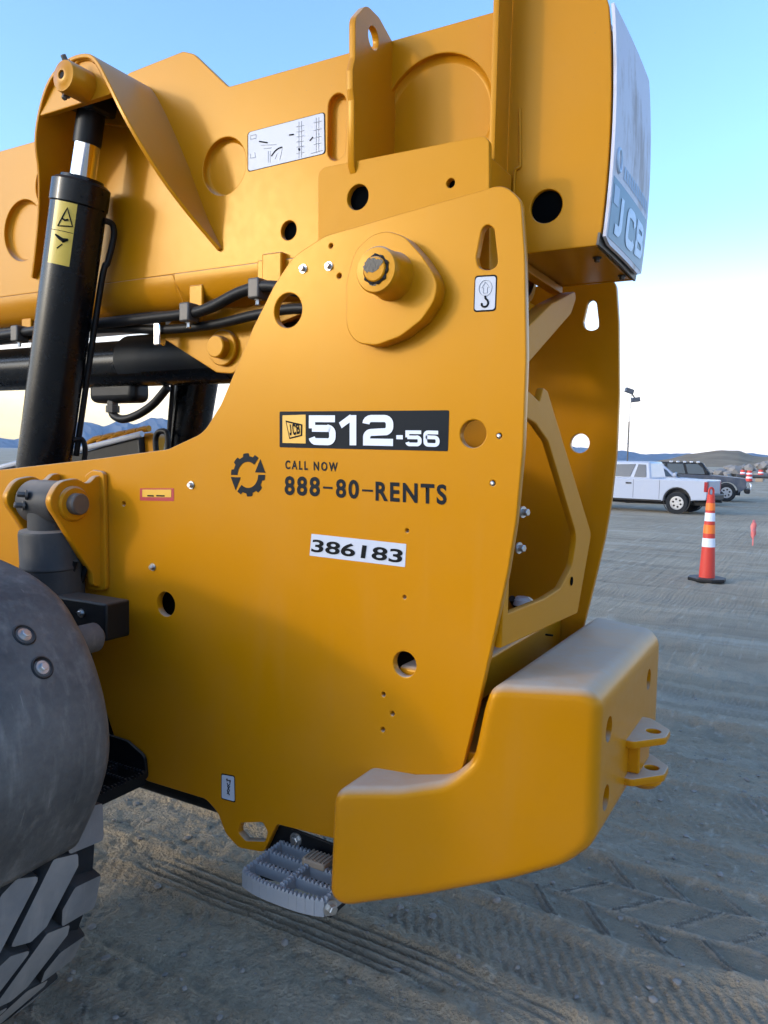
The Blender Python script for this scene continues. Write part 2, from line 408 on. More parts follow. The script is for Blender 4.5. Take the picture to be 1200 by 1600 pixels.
def quad_map(LL, LR, UL, y, wn=1.0, off=0.0):
    """local (a/wn, b) onto a quad of plane y given three surveyed corners"""
    a = Vector((LL[0], y, LL[1])); u = Vector((LR[0]-LL[0], 0, LR[1]-LL[1])); v = Vector((UL[0]-LL[0], 0, UL[1]-LL[1]))
    return lambda p, q, c: tuple(a+u*(p/wn)+v*q+Vector((0, off+c, 0)))
def text_obj(name, body, fmap, mat, parent, bold=.0, spacing=1.0):
    """built-in font flattened to a mesh and fitted to the unit square, then mapped"""
    cu = bpy.data.curves.new('tmp', 'FONT'); cu.body = body; cu.size = 1; cu.offset = bold; cu.space_character = spacing
    cu.resolution_u = 4
    o = bpy.data.objects.new('tmp', cu); COL.objects.link(o)
    me = bpy.data.meshes.new_from_object(o.evaluated_get(bpy.context.evaluated_depsgraph_get()))
    bpy.data.objects.remove(o); bpy.data.curves.remove(cu)
    xs = [v.co.x for v in me.vertices]; ys = [v.co.y for v in me.vertices]
    x0, x1, y0, y1 = min(xs), max(xs), min(ys), max(ys)
    for v in me.vertices: v.co = Vector(fmap((v.co.x-x0)/(x1-x0), (v.co.y-y0)/(y1-y0), 0))
    me.name = name; me.materials.clear(); me.materials.append(M[mat])
    return link(bpy.data.objects.new(name, me), parent)

# ================================================================== GROUND
def axis_pts(lo, hi, step, far_lo, far_hi, g=1.05):
    a = list(np.arange(lo, hi, step)); s = step; x = a[-1]
    while x < far_hi: s *= g; x += s; a.append(x)
    s = step; x = a[0]; b = []
    while x > far_lo: s *= g; x -= s; b.append(x)
    return np.array(b[::-1]+a)
_VN = {}
def vnoise(X, Y, sc, seed):
    """cheap smooth value noise"""
    if seed not in _VN: _VN[seed] = np.random.default_rng(seed).random((256, 256))
    g = _VN[seed]; x = X*sc; y = Y*sc
    xi = np.floor(x).astype(int); yi = np.floor(y).astype(int); fx = x-xi; fy = y-yi
    fx = fx*fx*(3-2*fx); fy = fy*fy*(3-2*fy)
    a = g[xi % 256, yi % 256]; b = g[(xi+1) % 256, yi % 256]; c = g[xi % 256, (yi+1) % 256]; d = g[(xi+1) % 256, (yi+1) % 256]
    return (a*(1-fx)+b*fx)*(1-fy)+(c*(1-fx)+d*fx)*fy-.5
def ground_height(X, Y, full=False):
    loose_light = np.zeros_like(X); packed_shade = np.zeros_like(X)  # painted ridge light with random loose specks, and painted rut shade
    D = np.hypot(X, Y+1.7)
    near = np.clip(1.6-D/12, 0, 1)
    h = .05*vnoise(X, Y, .45, 1)*near+.02*vnoise(X, Y, 1.7, 2)
    rough = .012*vnoise(X, Y, 9, 3)+.009*vnoise(X, Y, 21, 4)+.007*vnoise(X, Y, 47, 5)+.005*vnoise(X, Y, 90, 6)
    wob = .10*vnoise(X, Y*0, .5, 8)+.03*vnoise(X, Y*0, 2.1, 9)
    def band(y0, y1, bend, soft=.03):
        t = (Y-wob*1.2-bend*X-y0)/(y1-y0); m = np.clip(np.minimum(t, 1-t)*(y1-y0)/soft, 0, 1)
        return t, m
    cov = np.zeros_like(X)
    # worn ruts running with the machine
    for (y0, y1, bend, dep, kind, seed) in TRACKS:
        t, m = band(y0, y1, bend); keep = 1-.92*np.clip((vnoise(X, Y, 1.3, seed)+.6*vnoise(X, Y, 5, seed+9)+.10)*5, 0, 1)
        packed_shade = np.maximum(packed_shade, m*keep*.8)
        edge = np.exp(-((t-.0)*(y1-y0)/.035)**2)+np.exp(-((t-1.)*(y1-y0)/.035)**2)
        h += -dep*m+dep*.7*edge
        if kind == 'block':       # big lug print: raised seams between pressed blocks
            wd = y1-y0; lane = t*3; li = np.floor(lane); lf = lane-li
            s = X/.20+li*.5+(lf-.5)*np.where(li % 2 == 0, .75, -.75)
            sf = s-np.floor(s); d1 = np.minimum(sf, 1-sf)*.20; d2 = np.minimum(lf, 1-lf)*wd/3
            r1 = np.exp(-((d1-.011)/.0065)**2); r2 = np.exp(-(d2/.008)**2)*(np.abs(t-.5) < .42)
            h += .013*np.maximum(r1, r2*.9)*m*(.45+.55*keep)
            loose_light = np.maximum(loose_light, np.maximum(r1, r2*.8)*m*(.4+.6*keep))  # raised seams get a lighter colour in place of light catching them
            h += .006*(np.random.default_rng(3).random((999, 9))[(np.floor(s).astype(int) % 999), (li.astype(int) % 9)]-.5)*m
        elif kind == 'rib':
            loose_light = np.maximum(loose_light, .8*np.clip(np.cos(t*2*PI*5)*1.5-.3, 0, 1)*m*keep)
            h += .009*np.cos(t*2*PI*5)*m*keep
        elif kind == 'herring':
            s = X/.052+np.abs((t*3) % 1-.5)*1.6
            loose_light = np.maximum(loose_light, .6*np.clip(np.cos(2*PI*s)*1.6-.4, 0, 1)*m*keep)
            h += .005*np.clip(np.cos(2*PI*s)*1.6, -1, 1)*m*keep*(np.abs((t*3) % 1-.5) > .08)
        elif kind == 'bar':
            s = X/.048+.9*((t*4) % 1)**2; ln = np.abs(((t*4) % 1)-.5) < .42
            loose_light = np.maximum(loose_light, .35*np.clip(np.cos(2*PI*s)*2-1, 0, 1)*m*keep*ln)
            h += .0032*np.clip(np.cos(2*PI*s)*2, -1, 1)*m*keep*ln
        elif kind == 'churn':
            h += (.05*vnoise(X, Y, 4.5, seed+20)+.03*vnoise(X, Y, 11, seed+21))*m
        cov = np.maximum(cov, m*keep)
    h += rough*(1.15-.75*cov)
    h += .012*np.clip(vnoise(X*.35, Y*3, 2.5, 30), 0, 1)                 # faint drag lines
    far = np.clip((D-25)/100, 0, 1)
    loose_light = np.clip(np.maximum(loose_light*(.6+.8*(vnoise(X, Y, 14, 70)+.5)), np.clip((vnoise(X, Y, 33, 71)-.33)*6, 0, .6)), 0, 1)
    if full: return h*(1-far), loose_light, packed_shade
    return h*(1-far)
TRACKS = [(-.75,-.22,.02,.012,'block',41), (-.16,.22,-.02,.008,'bar',42), (.26,.46,.01,.006,'rib',47), (.48,.80,.0,.008,'bar',43),
          (.88,1.42,.03,.014,'block',44), (1.50,1.74,.03,.012,'rib',45), (1.95,2.35,-.05,.008,'bar',46),
          (2.7,3.5,-.04,.02,'churn',48), (3.7,4.2,.06,.012,'bar',49), (4.6,5.5,-.05,.02,'churn',50), (6.2,6.6,.08,.015,'rib',51), (7.6,8.1,.03,.02,'bar',52)]
gx = axis_pts(-3.0, .75, .0085, -4500, 4500, 1.055); gy = axis_pts(-.75, 3.0, .0085, -4500, 4500, 1.045)
GX, GY = np.meshgrid(gx, gy, indexing='ij'); GZ, GL_, GP_ = ground_height(GX, GY, True)
nx, ny = len(gx), len(gy)
vs = np.stack([GX, GY, GZ], -1).reshape(-1, 3)
idx = np.arange(nx*ny).reshape(nx, ny)
q = np.stack([idx[:-1,:-1], idx[1:,:-1], idx[1:,1:], idx[:-1,1:]], -1).reshape(-1, 4)
me = bpy.data.meshes.new('ground'); me.vertices.add(len(vs)); me.vertices.foreach_set('co', vs.ravel())
me.loops.add(q.size); me.loops.foreach_set('vertex_index', q.ravel().astype(np.int32))
me.polygons.add(len(q)); me.polygons.foreach_set('loop_start', np.arange(0, q.size, 4, dtype=np.int32))
me.polygons.foreach_set('use_smooth', np.ones(len(q), dtype=bool)); me.update(calc_edges=True); me.validate()
for nm_, ar_ in (('loose_light', GL_), ('packed_shade', GP_)):
    at_ = me.attributes.new(nm_, 'FLOAT', 'POINT'); at_.data.foreach_set('value', ar_.reshape(-1).astype(np.float32))
me.materials.append(M['ground'])
ground = link(bpy.data.objects.new('ground', me)); ground['kind'] = 'structure'
def gz(x, y): return float(ground_height(np.array([[x]]), np.array([[y]]))[0, 0])

# pebbles ---------------------------------------------------------------
bm = bmesh.new()
def pebble(x, y, s):
    r = bmesh.ops.create_icosphere(bm, subdivisions=1, radius=1)
    mt = Matrix.Translation((x, y, gz(x, y)+s*.25)) @ Matrix.Rotation(random.random()*6, 4, 'Z') @ Matrix.Diagonal((s*random.uniform(.7,1.4), s, s*random.uniform(.4,.8), 1))
    for v in r['verts']: v.co = mt @ (v.co*random.uniform(.75, 1.15))
for k in range(1300):
    if k % 3: x, y = random.uniform(-2.9, .7), random.uniform(-.6, 3)
    else: x, y = random.uniform(-6, 3), random.uniform(-.6, 10)
    pebble(x, y, random.choice((.003,.003,.004,.004,.005,.006,.008,.011,.016)))
for u_, v_, s in ((610,1428,.014),(716,1502,.011),(808,1513,.012),(510,1516,.009),(900,1560,.010),(378,1512,.010),(598,1452,.009),(1015,1545,.010),(330,1475,.007),(660,1540,.006)):
    p = P(u_, v_, 2, 0); pebble(p.x, p.y, s)
peb = bobj('pebbles', bm, 'stone', None, 60); peb['kind'] = 'stuff'

# ================================================================== FAR LAND
def elev_u(u):    # bearing of an image column, as a flat direction
    d = _f+_r*((u-600)/F); return math.atan2(d.y, d.x)
ridge = [(-500,30),(-200,22),(-60,16),(0,13),(30,11),(60,22),(128,40),(150,36),(165,33),(186,44),(210,37),(235,48),(260,46),(300,50),(400,40),(560,46),(700,30),(850,22),(960,14),(985,12),(1010,9),(1030,10),(1045,12),(1075,11),(1100,9),(1130,12),(1150,15),(1180,12),(1205,10),(1300,22),(1450,30)]
def ridge_h(th):
    us = [(elev_u(a), b) for a, b in ridge]; us.sort()
    A = [a for a, _ in us]; B = [b for _, b in us]
    if A[0] <= th <= A[-1]: base = np.interp(th, A, B)
    else: base = 25+12*math.sin(th*5)+8*math.sin(th*13+1)
    return base
R0 = 3000.0; vs = []; fs = []; NA = 900; NR = 9
for i in range(NA):
    th = 2*PI*i/NA
    if th > PI: th -= 2*PI
    hh = ridge_h(th)/1200*R0+2.0*math.sin(th*170)+1.2*math.sin(th*390+2)
    for j in range(NR):
        s = (j-5)/5 if j <= 5 else (j-5)/3
        R = R0+s*420; pk = max(0, 1-abs(s))**.9
        n_ = 1+.25*math.sin(th*240+j*1.3)*math.sin(th*97+j)*(0 if j == 5 else 1)
        vs.append((R*math.cos(th), R*math.sin(th)-1.7, -2+(hh+3.6)*pk*n_))
for i in range(NA):
    for j in range(NR-1):
        k = (i+1) % NA; fs.append((i*NR+j, k*NR+j, k*NR+j+1, i*NR+j+1))
mt = mobj('mountains', vs, fs, 'mountain', None, 0, False); mt['kind'] = 'structure'
# brown hill behind the parked vehicles
vs = []; fs = []; NAh, NRh = 120, 24; Rh = 420
prof_h = [(985,-6),(1040,2),(1075,11),(1100,15),(1125,17),(1150,16),(1170,9),(1190,8),(1210,11),(1260,16),(1330,12),(1420,-4)]
ua = np.linspace(985, 1420, NAh)
for i, u_ in enumerate(ua):
    th = elev_u(u_); hh = np.interp(u_, [a for a, _ in prof_h], [b for _, b in prof_h])/1200*Rh+1.65
    for j in range(NRh):
        s = j/(NRh-1)*2-1; R = Rh+s*150; n_ = .9*vnoise(np.array([u_*.06]), np.array([j*.5]), 1, 61)[0]
        vs.append((R*math.cos(th), R*math.sin(th)-1.7, -.5+(hh+.5)*(math.cos(s*PI/2)**1.3)+n_*(1-abs(s))))
for i in range(NAh-1):
    for j in range(NRh-1): fs.append((i*NRh+j, (i+1)*NRh+j, (i+1)*NRh+j+1, i*NRh+j+1))
hl = mobj('hill', vs, fs, 'hill', None, 60, False); hl['kind'] = 'structure'

# ================================================================== TELEHANDLER
T = thing('telehandler', 'large yellow telehandler filling the picture, with black cylinders and its boom lowered', 'telehandler', (-2.2, .5, 0))
YF = .98                                   # outer face of the far tower plate
# ---- near tower plate ----------------------------------------------------------
def px_plane(pts, y): return [(*XZ(p[0], p[1], y), *(p[2:])) for p in pts]
out_px = [(-260,768),(0,734),(150,717),(262,702,.08),(318,676,.12),(345,632,.10),(395,512),(428,446,.12),(458,400,.14),(508,368,.10),(640,329),(787,287,.10),
          (814,312,.05),(820,400,.4),(822,560,.6),(817,700,.6),(806,815,.5),(793,895,.5),(772,992,.5),(745,1110,.5),(700,1290),
          (522,1311),(432,1288,.02),(412,1332,.03),(372,1325,.05),(352,1302,.04),(340,1270,.05),(322,1249,.05),(228,1220,.06),(186,1175,.05),(165,1110,.2),(140,1010),(60,980),(-260,1000)]
plate_out = fillet(px_plane(out_px, 0), 7)
def hole_px(u, v, ry, y=0, n=28):
    c = XZ(u, v, y); r = abs(XZ(u, v-ry, y)[1]-c[1]); return circle(c, r, n)
key_px = [(762,350,.03),(772,357,.02),(777,402,.02),(777,416,.02),(762,423,.03),(747,418,.02),(744,402,.02),(753,357,.02)]
key = fillet(px_plane(key_px, 0), 5)
slot = fillet(px_plane([(376,1286,.012),(410,1285,.012),(418,1300,.012),(414,1315,.012),(384,1314,.012),(371,1300,.012)], 0), 3)
big_holes = [hole_px(450,485,27), hole_px(739,678,22), hole_px(259,944,19), hole_px(632,1038,20), key, slot]
small = [(530,431,4),(517,384,3.5),(636,829,3),(632,933,3),(599,1085,3.6),(613,1115,3.6),(598,1140,3.6),(193,787,4),(780,681,4.5),(770,755,4.5)]
holes = big_holes+[hole_px(u, v, r, 0, 10) for u, v, r in small]
near = slab('side_plate', plate_out, holes, on_y(0), .025, 'paint', T, .003)
near['label'] = 'near tower side plate with model badge and phone number'
far = slab('side_plate', plate_out, big_holes, on_y(YF-.025), .025, 'paint', T, .003)
for u, v in ((780,681),(770,755)):
    lathe('rivet', [(.0055,0),(.0055,.004),(.003,.006)], P(u, v, 1, .004), (0,-1,0), 'zinc', near, 12)
for u, v in ((474,420),(514,416),(299,758),(239,886)):
    hexbolt('bolt', P(u, v, 1, 0), (0,-1,0), .008, .013, near)

# badge, lettering and stickers on the near plate
def sticker(name, corners, y, r, mat, edge=None, parent=near, off=.0):
    ring = fillet([(*XZ(u, v, y), r) for u, v in corners], 4)
    if edge:
        c = Vector((sum(a for a, _ in ring)/len(ring), sum(b for _, b in ring)/len(ring)))
        inn = []
        for a, b in ring:
            d = Vector((a, b))-c; inn.append(tuple(c+d*(1-edge/d.length)))
        film(name+'_border', ring, on_y(y-.0010-off), 'ink', parent, .0006)
        return film(name, inn, on_y(y-.0016-off), mat, parent, .0006)
    return film(name, ring, on_y(y-.0010-off), mat, parent, .0006)
badge = sticker('model_badge', [(437,643),(702,641),(700,705),(437,699)], 0, .004, 'decal')
e = -.0018
sticker('logo_square', [(442,649),(478,648),(478,693),(442,692)], 0, .001, 'decal_yellow', None, near, .0008)
# badge emblem
film('emblem_outline', [XZ(*p, 0) for p in ((447,657),(473,663),(473,681),(453,686))], on_y(-.0028), 'ink', near, .0005)
film('emblem_field', [XZ(*p, 0) for p in ((449,660),(471,665),(471,679.5),(454,683.5))], on_y(-.0034), 'decal_yellow', near, .0005)
glyphs('emblem_letters', 'JCB', quad_map(XZ(453.5,680,0), XZ(471,678,0), XZ(451.5,663.5,0), -.0042, 3.3), 'ink', near)
sp = sticker
glyphs('model_number', '5', quad_map(XZ(483,695,0), XZ(526,696,0), XZ(483,649,0), -.0026), 'decal_white', near)
glyphs('model_number', '1', quad_map(XZ(529,695.5,0), XZ(567,696,0), XZ(529,649,0), -.0026), 'decal_white', near)
glyphs('model_number', '2', quad_map(XZ(567,696,0), XZ(616,697,0), XZ(567,648.5,0), -.0026), 'decal_white', near)
film('model_dash', [XZ(*p, 0) for p in ((620,680),(630,680),(630,686.5),(620,686.2))], on_y(-.0026), 'decal_white', near, .0005)
glyphs('model_suffix', '5', quad_map(XZ(634,697,0), XZ(660,697.5,0), XZ(634,672.5,0), -.0026), 'decal_white', near)
glyphs('model_suffix', '6', quad_map(XZ(662,697.5,0), XZ(688,698.5,0), XZ(662,672.5,0), -.0026), 'decal_white', near)
text_obj('call_now_lettering', 'CALL NOW', quad_map(XZ(446,733,0), XZ(528,737,0), XZ(446,719,0), -.0012), 'decal', near, .030, 1.45)
def word(body, u0, u1, v0, v1, h0, nm='phone_lettering', bold=.03):
    text_obj(nm, body, quad_map(XZ(u0, v0, 0), XZ(u1, v1, 0), XZ(u0, v0-h0, 0), -.0012), 'decal', near, bold, 1.22)
word('888', 445, 500, 773.5, 776, 30); word('80', 525, 561, 777.5, 780, 29.5); word('RENTS', 587, 698, 782.5, 789, 30.5)
for u0, u1, v in ((505,520,762),(566,583,766.5)):
    film('phone_dash', [XZ(*p, 0) for p in ((u0,v+1.2),(u1,v+2.2),(u1,v-1.2),(u0,v-2.0))], on_y(-.0012), 'decal', near, .0004)
# round arrow emblem
gc = XZ(387.5, 742, 0); gr = abs(XZ(387.5,742-34,0)[1]-gc[1])
def gear(a0, a1, teeth, head_at, sgn):
    o_ = []; i_ = []; n = 36
    for k in range(n+1):
        a = a0+(a1-a0)*k/n; t = any(abs(((a-x+180) % 360)-180) < 9.5 for x in teeth)
        o_.append((a, 1.0 if t else .86)); i_.append((a, .60))
    ring = [(gc[0]+gr*r*math.cos(math.radians(a)), gc[1]+gr*r*math.sin(math.radians(a))) for a, r in o_+i_[::-1]]
    film('gear_emblem', ring, on_y(-.0012), 'decal', near, .0004)
    a = head_at; c = (.73*math.cos(math.radians(a)), .73*math.sin(math.radians(a)))
    tri = [(c[0]-.30, c[1]), (c[0]+.30, c[1]), (c[0], c[1]+sgn*.62)]
    film('gear_arrowhead', [(gc[0]+gr*x, gc[1]+gr*y) for x, y in tri], on_y(-.00125), 'decal', near, .0004)
gear(52, 182, (60, 97, 137, 176), 190, -1); gear(-128, 2, (-120, -83, -43, -4), 10, 1)
tag_c = [(487,834),(635,850),(633,886),(484,868)]
sticker('asset_tag', tag_c, 0, .001, 'sticker')
text_obj('asset_number', '386183', quad_map(XZ(486.5,862,0), XZ(628,880,0), XZ(489,842,0), -.0022), 'ink', near, .022)
sticker('warning_label', [(219,763),(272,763),(272,783),(219,782)], 0, .001, 'red')
sticker('warning_label_field', [(223,765),(268,765),(268,777),(223,776.5)], 0, .001, 'decal_yellow', None, near, .0008)
for a, b in ((231,241),(245,258)):
    film('warning_label_print', [XZ(*p, 0) for p in ((a,775.6),(b,776),(b,773.6),(a,773.4))], on_y(-.0024), 'ink', near, .0004)
sticker('lifting_label', [(742,431),(777,429),(775,486),(740,488)], 0, .008, 'sticker', .0042)
bm = bmesh.new(); c = P(758.5, 450, 1, -.0026)
tube_bm(bm, [c+Vector((.0165*math.cos(a), 0, .0185*math.sin(a))) for a in np.linspace(0, 2*PI, 28, endpoint=False)], .0006, 6, True)
tube_bm(bm, [c+Vector((x, 0, z)) for x, z in ((0,.014),(.010,.001),(.005,.001),(.005,-.012),(-.005,-.012),(-.005,.001),(-.010,.001))], .0006, 6, True)
bobj('lifting_symbol', bm, 'ink_light', near)
c = P(757.5, 474, 1, -.0026)
hose('hook_symbol', [c+Vector((x, 0, z)) for x, z in ((.0005,.018),(.001,.012),(.006,.007),(.0085,0),(.005,-.0065),(-.001,-.008),(-.007,-.005),(-.0085,.001))], .0024, 'ink', near, 8, 4)
sticker('tie_down_label', [(346,1208),(367,1212),(368,1254),(346,1248)], 0, .005, 'sticker', .004)
c = P(357, 1230, 1, -.0026)
bm = bmesh.new()
for pts in ([(-.009,.022),(.008,.020)],[(-.006,.026),(-.006,.017)],[(.006,.024),(.006,.014)],[(-.006,.012),(0,.004),(.006,.012)],[(-.004,.004),(.004,-.010),(-.005,-.022)],[(.005,.004),(-.005,-.012),(.004,-.024)]):
    tube_bm(bm, [c+Vector((x, 0, z)) for x, z in pts], .0013, 6)
bobj('tie_down_symbol', bm, 'ink', near)

# ---- boom pivot on the near plate ------------------------------------------------
tear = [(540.6,504),(541,440),(554,391),(580,367,.01),(604,360,.01),(632,369),(659,399),(676,425),(684,444),(679,470),(659,500),(625,526),(587,540),(557,536),(544,519)]
slab('pivot_plate', fillet([(*XZ(q[0], q[1], -.05), .07) for q in tear], 4), [], on_y(-.05), .05, 'paint', near, .003)
pc = P(587, 421, 1, -.13)
lathe('pivot_boss', [(.062,.085),(.058,.07),(.0555,.03),(.056,.006),(.052,0),(.034,-.001),(.033,.006),(0,.006)], pc, (0,1,0), 'paint', near, 48)
lathe('pivot_pin', [(.030,.02),(.030,-.006),(.027,-.009),(0,-.009)], pc, (0,1,0), 'paint_flat', near, 36)
bm = bmesh.new()                                                   # torn patch of black grease round the pin end
def blob(cx, cz, r, sq, y, seed, n=26):
    rr = random.Random(seed); vs_ = [bm.verts.new((pc.x+cx+r*(1+rr.uniform(-.22,.22))*math.cos(2*PI*k/n), y, pc.z+cz+r*sq*(1+rr.uniform(-.22,.22))*math.sin(2*PI*k/n))) for k in range(n)]
    bm.faces.new(vs_)
blob(-.006,.008,.021,.85, pc.y-.0096, 3); blob(.012,.012,.012,.8, pc.y-.0099, 5); blob(-.004,-.030,.013,.6, pc.y-.0015, 6)
bobj('grease_smear', bm, 'grease', near, 0)
bm = bmesh.new()
ringp = [Vector((pc.x+.0325*math.cos(a)*(1+.05*math.sin(5*a)), pc.y-.002, pc.z+.0325*math.sin(a))) for a in np.linspace(-2.6, 1.9, 30)]
tube_bm(bm, ringp, [.0035+.0018*math.sin(i*1.7) for i in range(30)], 6); bobj('grease_ring', bm, 'grease', near)

# ---- boom ------------------------------------------------------------------------
YB = .26; YC = .49; YB2 = 2*YC-YB
zt = XZ(400, 120, YB)[1]; zt = 2.84
x_rib2 = XZ(766, 160, .17)[0]; x_end = -.52
xh = [XZ(u, v, YB) for u, v in ((100,190),(203,113),(286,80),(303,84),(357,134))]
skin = [(-6.0,zt),(xh[0][0]-.18,zt)]+[(a, b, .03) for a, b in (xh[1],)]+[(xh[2][0],xh[2][1],.03),(xh[3][0],xh[3][1],.05),(xh[4][0],zt,.03),(x_rib2,zt),(x_rib2,2.262),(-6.0,2.262)]
skin = fillet(skin, 5)
def slotring(u, v0, v1, ru, y):
    a = XZ(u, v0, y); b = XZ(u, v1, y); r = abs(XZ(u+ru, v0, y)[0]-a[0])
    return arcp(a[0], a[1]-r, r, 0, 180, 10)+arcp(a[0], b[1]+r, r, 180, 360, 10)
rings = [hole_px(350,260,45,YB,40), hole_px(36,360,48,YB,40), hole_px(82,286,42,YB,36), circle(XZ(678,188,YB), .178, 56), slotring(527,146,250,14,YB)]
cuts = [hole_px(451,360,15,YB,24), hole_px(575,312,26,YB,24)]
boom = slab('boom', skin, rings+cuts, on_y(YB), .02, 'paint', T, .003)
boom['label'] = 'boom with pressed round recesses in its side'
for i, rg in enumerate(rings):                                      # pressed dishes behind the openings
    cx_ = sum(p[0] for p in rg)/len(rg); cz_ = sum(p[1] for p in rg)/len(rg)
    inner = rg; big = [(cx_+(a-cx_)*1.10, cz_+(b-cz_)*1.10) for a, b in rg]
    vs = []; n_ = len(rg)
    for k, (sc_, yy) in enumerate(((1.10,.021),(1.0,.0205),(.985,.024),(.95,.029),(.90,.031))):
        vs += [(cx_+(a-cx_)*sc_, YB+yy-.006, cz_+(b-cz_)*sc_) for a, b in rg]
    fs = [(k*n_+j, k*n_+(j+1) % n_, (k+1)*n_+(j+1) % n_, (k+1)*n_+j) for k in range(4) for j in range(n_)]+[tuple(4*n_+j for j in range(n_))]
    o = mobj('pressed_recess', vs, fs, 'paint', boom, 50)
    for pl in o.data.polygons:
        if abs(pl.normal.y) > .999: pl.use_smooth = False
slab('far_boom_wall', skin, [], on_y(YB2-.02), .02, 'paint', boom, .002)
# rounded belly
bm = bmesh.new(); sec = [(YB+.0, 2.25)]
sec = [(YB, 2.26)]+[(YB+.10-.10*math.cos(a), 2.245-.10*math.sin(a)) for a in np.linspace(0, PI/2, 9)]
sec += [(2*YC-y, z) for y, z in sec[::-1]]
for xa, xb, nm in ((-6.0,-1.99,'belly'),(-1.985,-.84,'belly')):
    d = 0 if xa < -3 else .004
    V = []; Fc = []
    for x in (xa, xb):
        V += [(x, y-d*(1 if y < YC else -1)*(abs(y-YC) > .1), z-d*(z < 2.2)) for y, z in sec]
    for x in (xa, xb):
        V += [(x, YC+(y-YC)*.95, z+.012) for y, z in sec]
    n_ = len(sec)
    for k in range(n_-1):
        Fc += [(k, k+1, n_+k+1, n_+k), (2*n_+k, 2*n_+k+1, 3*n_+k+1, 3*n_+k), (k, k+1, 2*n_+k+1, 2*n_+k), (n_+k, n_+k+1, 3*n_+k+1, 3*n_+k)]
    Fc += [(0, n_, 3*n_, 2*n_), (n_-1, 2*n_-1, 4*n_-1, 3*n_-1)]
    mobj(nm, V, Fc, 'paint', boom, 40)
box('boom_top', (-6, YB+.021, zt-.045), (x_rib2, YB2-.021, zt-.03), 'paint', boom, .002)
# seam along the belly edge and a drain hole
hose('weld_seam', [P(288,478,1,YB-.002)+Vector((0,0,.0)), P(270,430,1,YB-.001)], .0015, 'paint', boom, 6, 1)

# pivot doubler plate
ypl = .075
dbl = fillet([(*XZ(497,420,ypl),),(*XZ(497,263,ypl), .025),(*XZ(764,210,ypl), .025),(*XZ(765,420,ypl),)], 6)
dp = slab('doubler_plate', dbl, [hole_px(559,308,20,ypl,32), hole_px(704,286,7.5,ypl,16)], on_y(ypl), .02, 'paint_flat', boom, .002)
dx0 = XZ(505, 300, ypl)[0]; dx1 = XZ(757, 300, ypl)[0]; dz0 = 2.05
box('doubler_web', (dx0, ypl+.021, dz0), (dx0+.02, YB-.001, XZ(600,255,ypl)[1]-.02), 'paint', boom, .002)
box('doubler_web', (dx1-.02, ypl+.021, dz0), (dx1, YB-.001, XZ(600,255,ypl)[1]-.02), 'paint', boom, .002)
box('doubler_web', (dx0+.021, ypl+.021, XZ(620,262,ypl)[1]-.02), (dx1-.021, YB-.001, XZ(620,262,ypl)[1]-.005), 'paint', boom, .002)
lathe('bore_shade_liner', [(.048,0),(.048,.12),(0,.12)], P(559,308,1,ypl+.0205), (0,1,0), 'bore_shade', dp, 32)  # black liners put the shade of the hollow boom into colour
lathe('bore_shade_liner', [(.02,0),(.02,.1),(0,.1)], P(704,286,1,ypl+.0205), (0,1,0), 'bore_shade', dp, 24)
lathe('bore_shade_liner', [(.032,0),(.032,.12),(0,.12)], P(451,360,1,YB+.0205), (0,1,0), 'bore_shade', boom, 32)

# lug rib with lifting eye
xr = XZ(543, 200, .06)[0]
lug = fillet([(*YZ(543,260,xr),),(*YZ(543,158,xr),.01),(*YZ(541,140,xr),.01),(*YZ(541,110,xr),.02),(*YZ(545,92,xr),.02),(*YZ(545,30,xr),.045),(*YZ(563,10,xr),.05),(*YZ(583,30,xr),.05),(*YZ(603,66,xr),.01),(.40,zt-.0),(.40,2.3),(.15,2.3)], 6)
c_ = YZ(574,62,xr)
slab('lifting_lug', lug, [circle(c_, .028, 20, .030)], on_x(xr+.02), .02, 'paint', boom, .002)
rb = fillet([(.165,2.2),(.165,3.04,.02),(.30,3.04),(.30,2.9),(YB-.001,2.9),(YB-.001,2.2)], 5)
slab('rib', rb, [], on_x(x_rib2+.018), .016, 'paint', boom, .002)

# rear end box of the boom
zb = 2.197; zt2 = YZ(1000,94,x_end+.01)[1]; xe0 = x_rib2+.0
def edge_x(z):
    t = (z-zb)/(zt2-zb); return x_end+.002+.016*math.sin(PI*min(max(t, 0), 1))**.8
end_rear = [(edge_x(z)-.006, z) for z in np.linspace(zt2, zb+.01, 16)]+[(x_end-.008,zb)]
end_out = [(xe0,zb),(xe0,3.04),(x_end-.09,3.04)]+end_rear
eh = [hole_px(853,322,26,YB+.01,36)]
endb = slab('boom_end_box', end_out, eh, on_y(YB+.012), .014, 'paint', T, .003)
slab('far_wall', [(xe0,zb),(xe0,zt2)]+end_rear, [], on_y(YB2-.026), .014, 'paint', endb, .003)
box('under_plate', (xe0, YB+.027, zb+.002), (x_end-.016, YB2-.027, zb+.016), 'paint', endb, .002)
box('top_plate', (xe0, YB+.027, zt2-.02), (x_end-.016, YB2-.027, zt2-.004), 'paint', endb, .002)
lathe('bore_shade_liner', [(.066,0),(.066,.10),(.03,.10),(.03,.06),(0,.06)], P(853,322,1,YB+.027), (0,1,0), 'bore_shade', endb, 36)  # black liner colours in the shade of the end hole
for u, v in ((933,403),(972,431)):
    p = P(u, v, 2, zb); hexbolt('bolt', (p.x, p.y, zb+.001), (0,0,-1), .008, .012, endb, 'steel')
# seam bead down the end side + short lug
hose('weld_seam', [P(812,170,1,YB+.010), P(813,250,1,YB+.010), P(811,262,1,YB+.008), P(804,270,1,YB+.008), P(803,320,1,YB+.008)], .004, 'paint', endb, 8, 3)
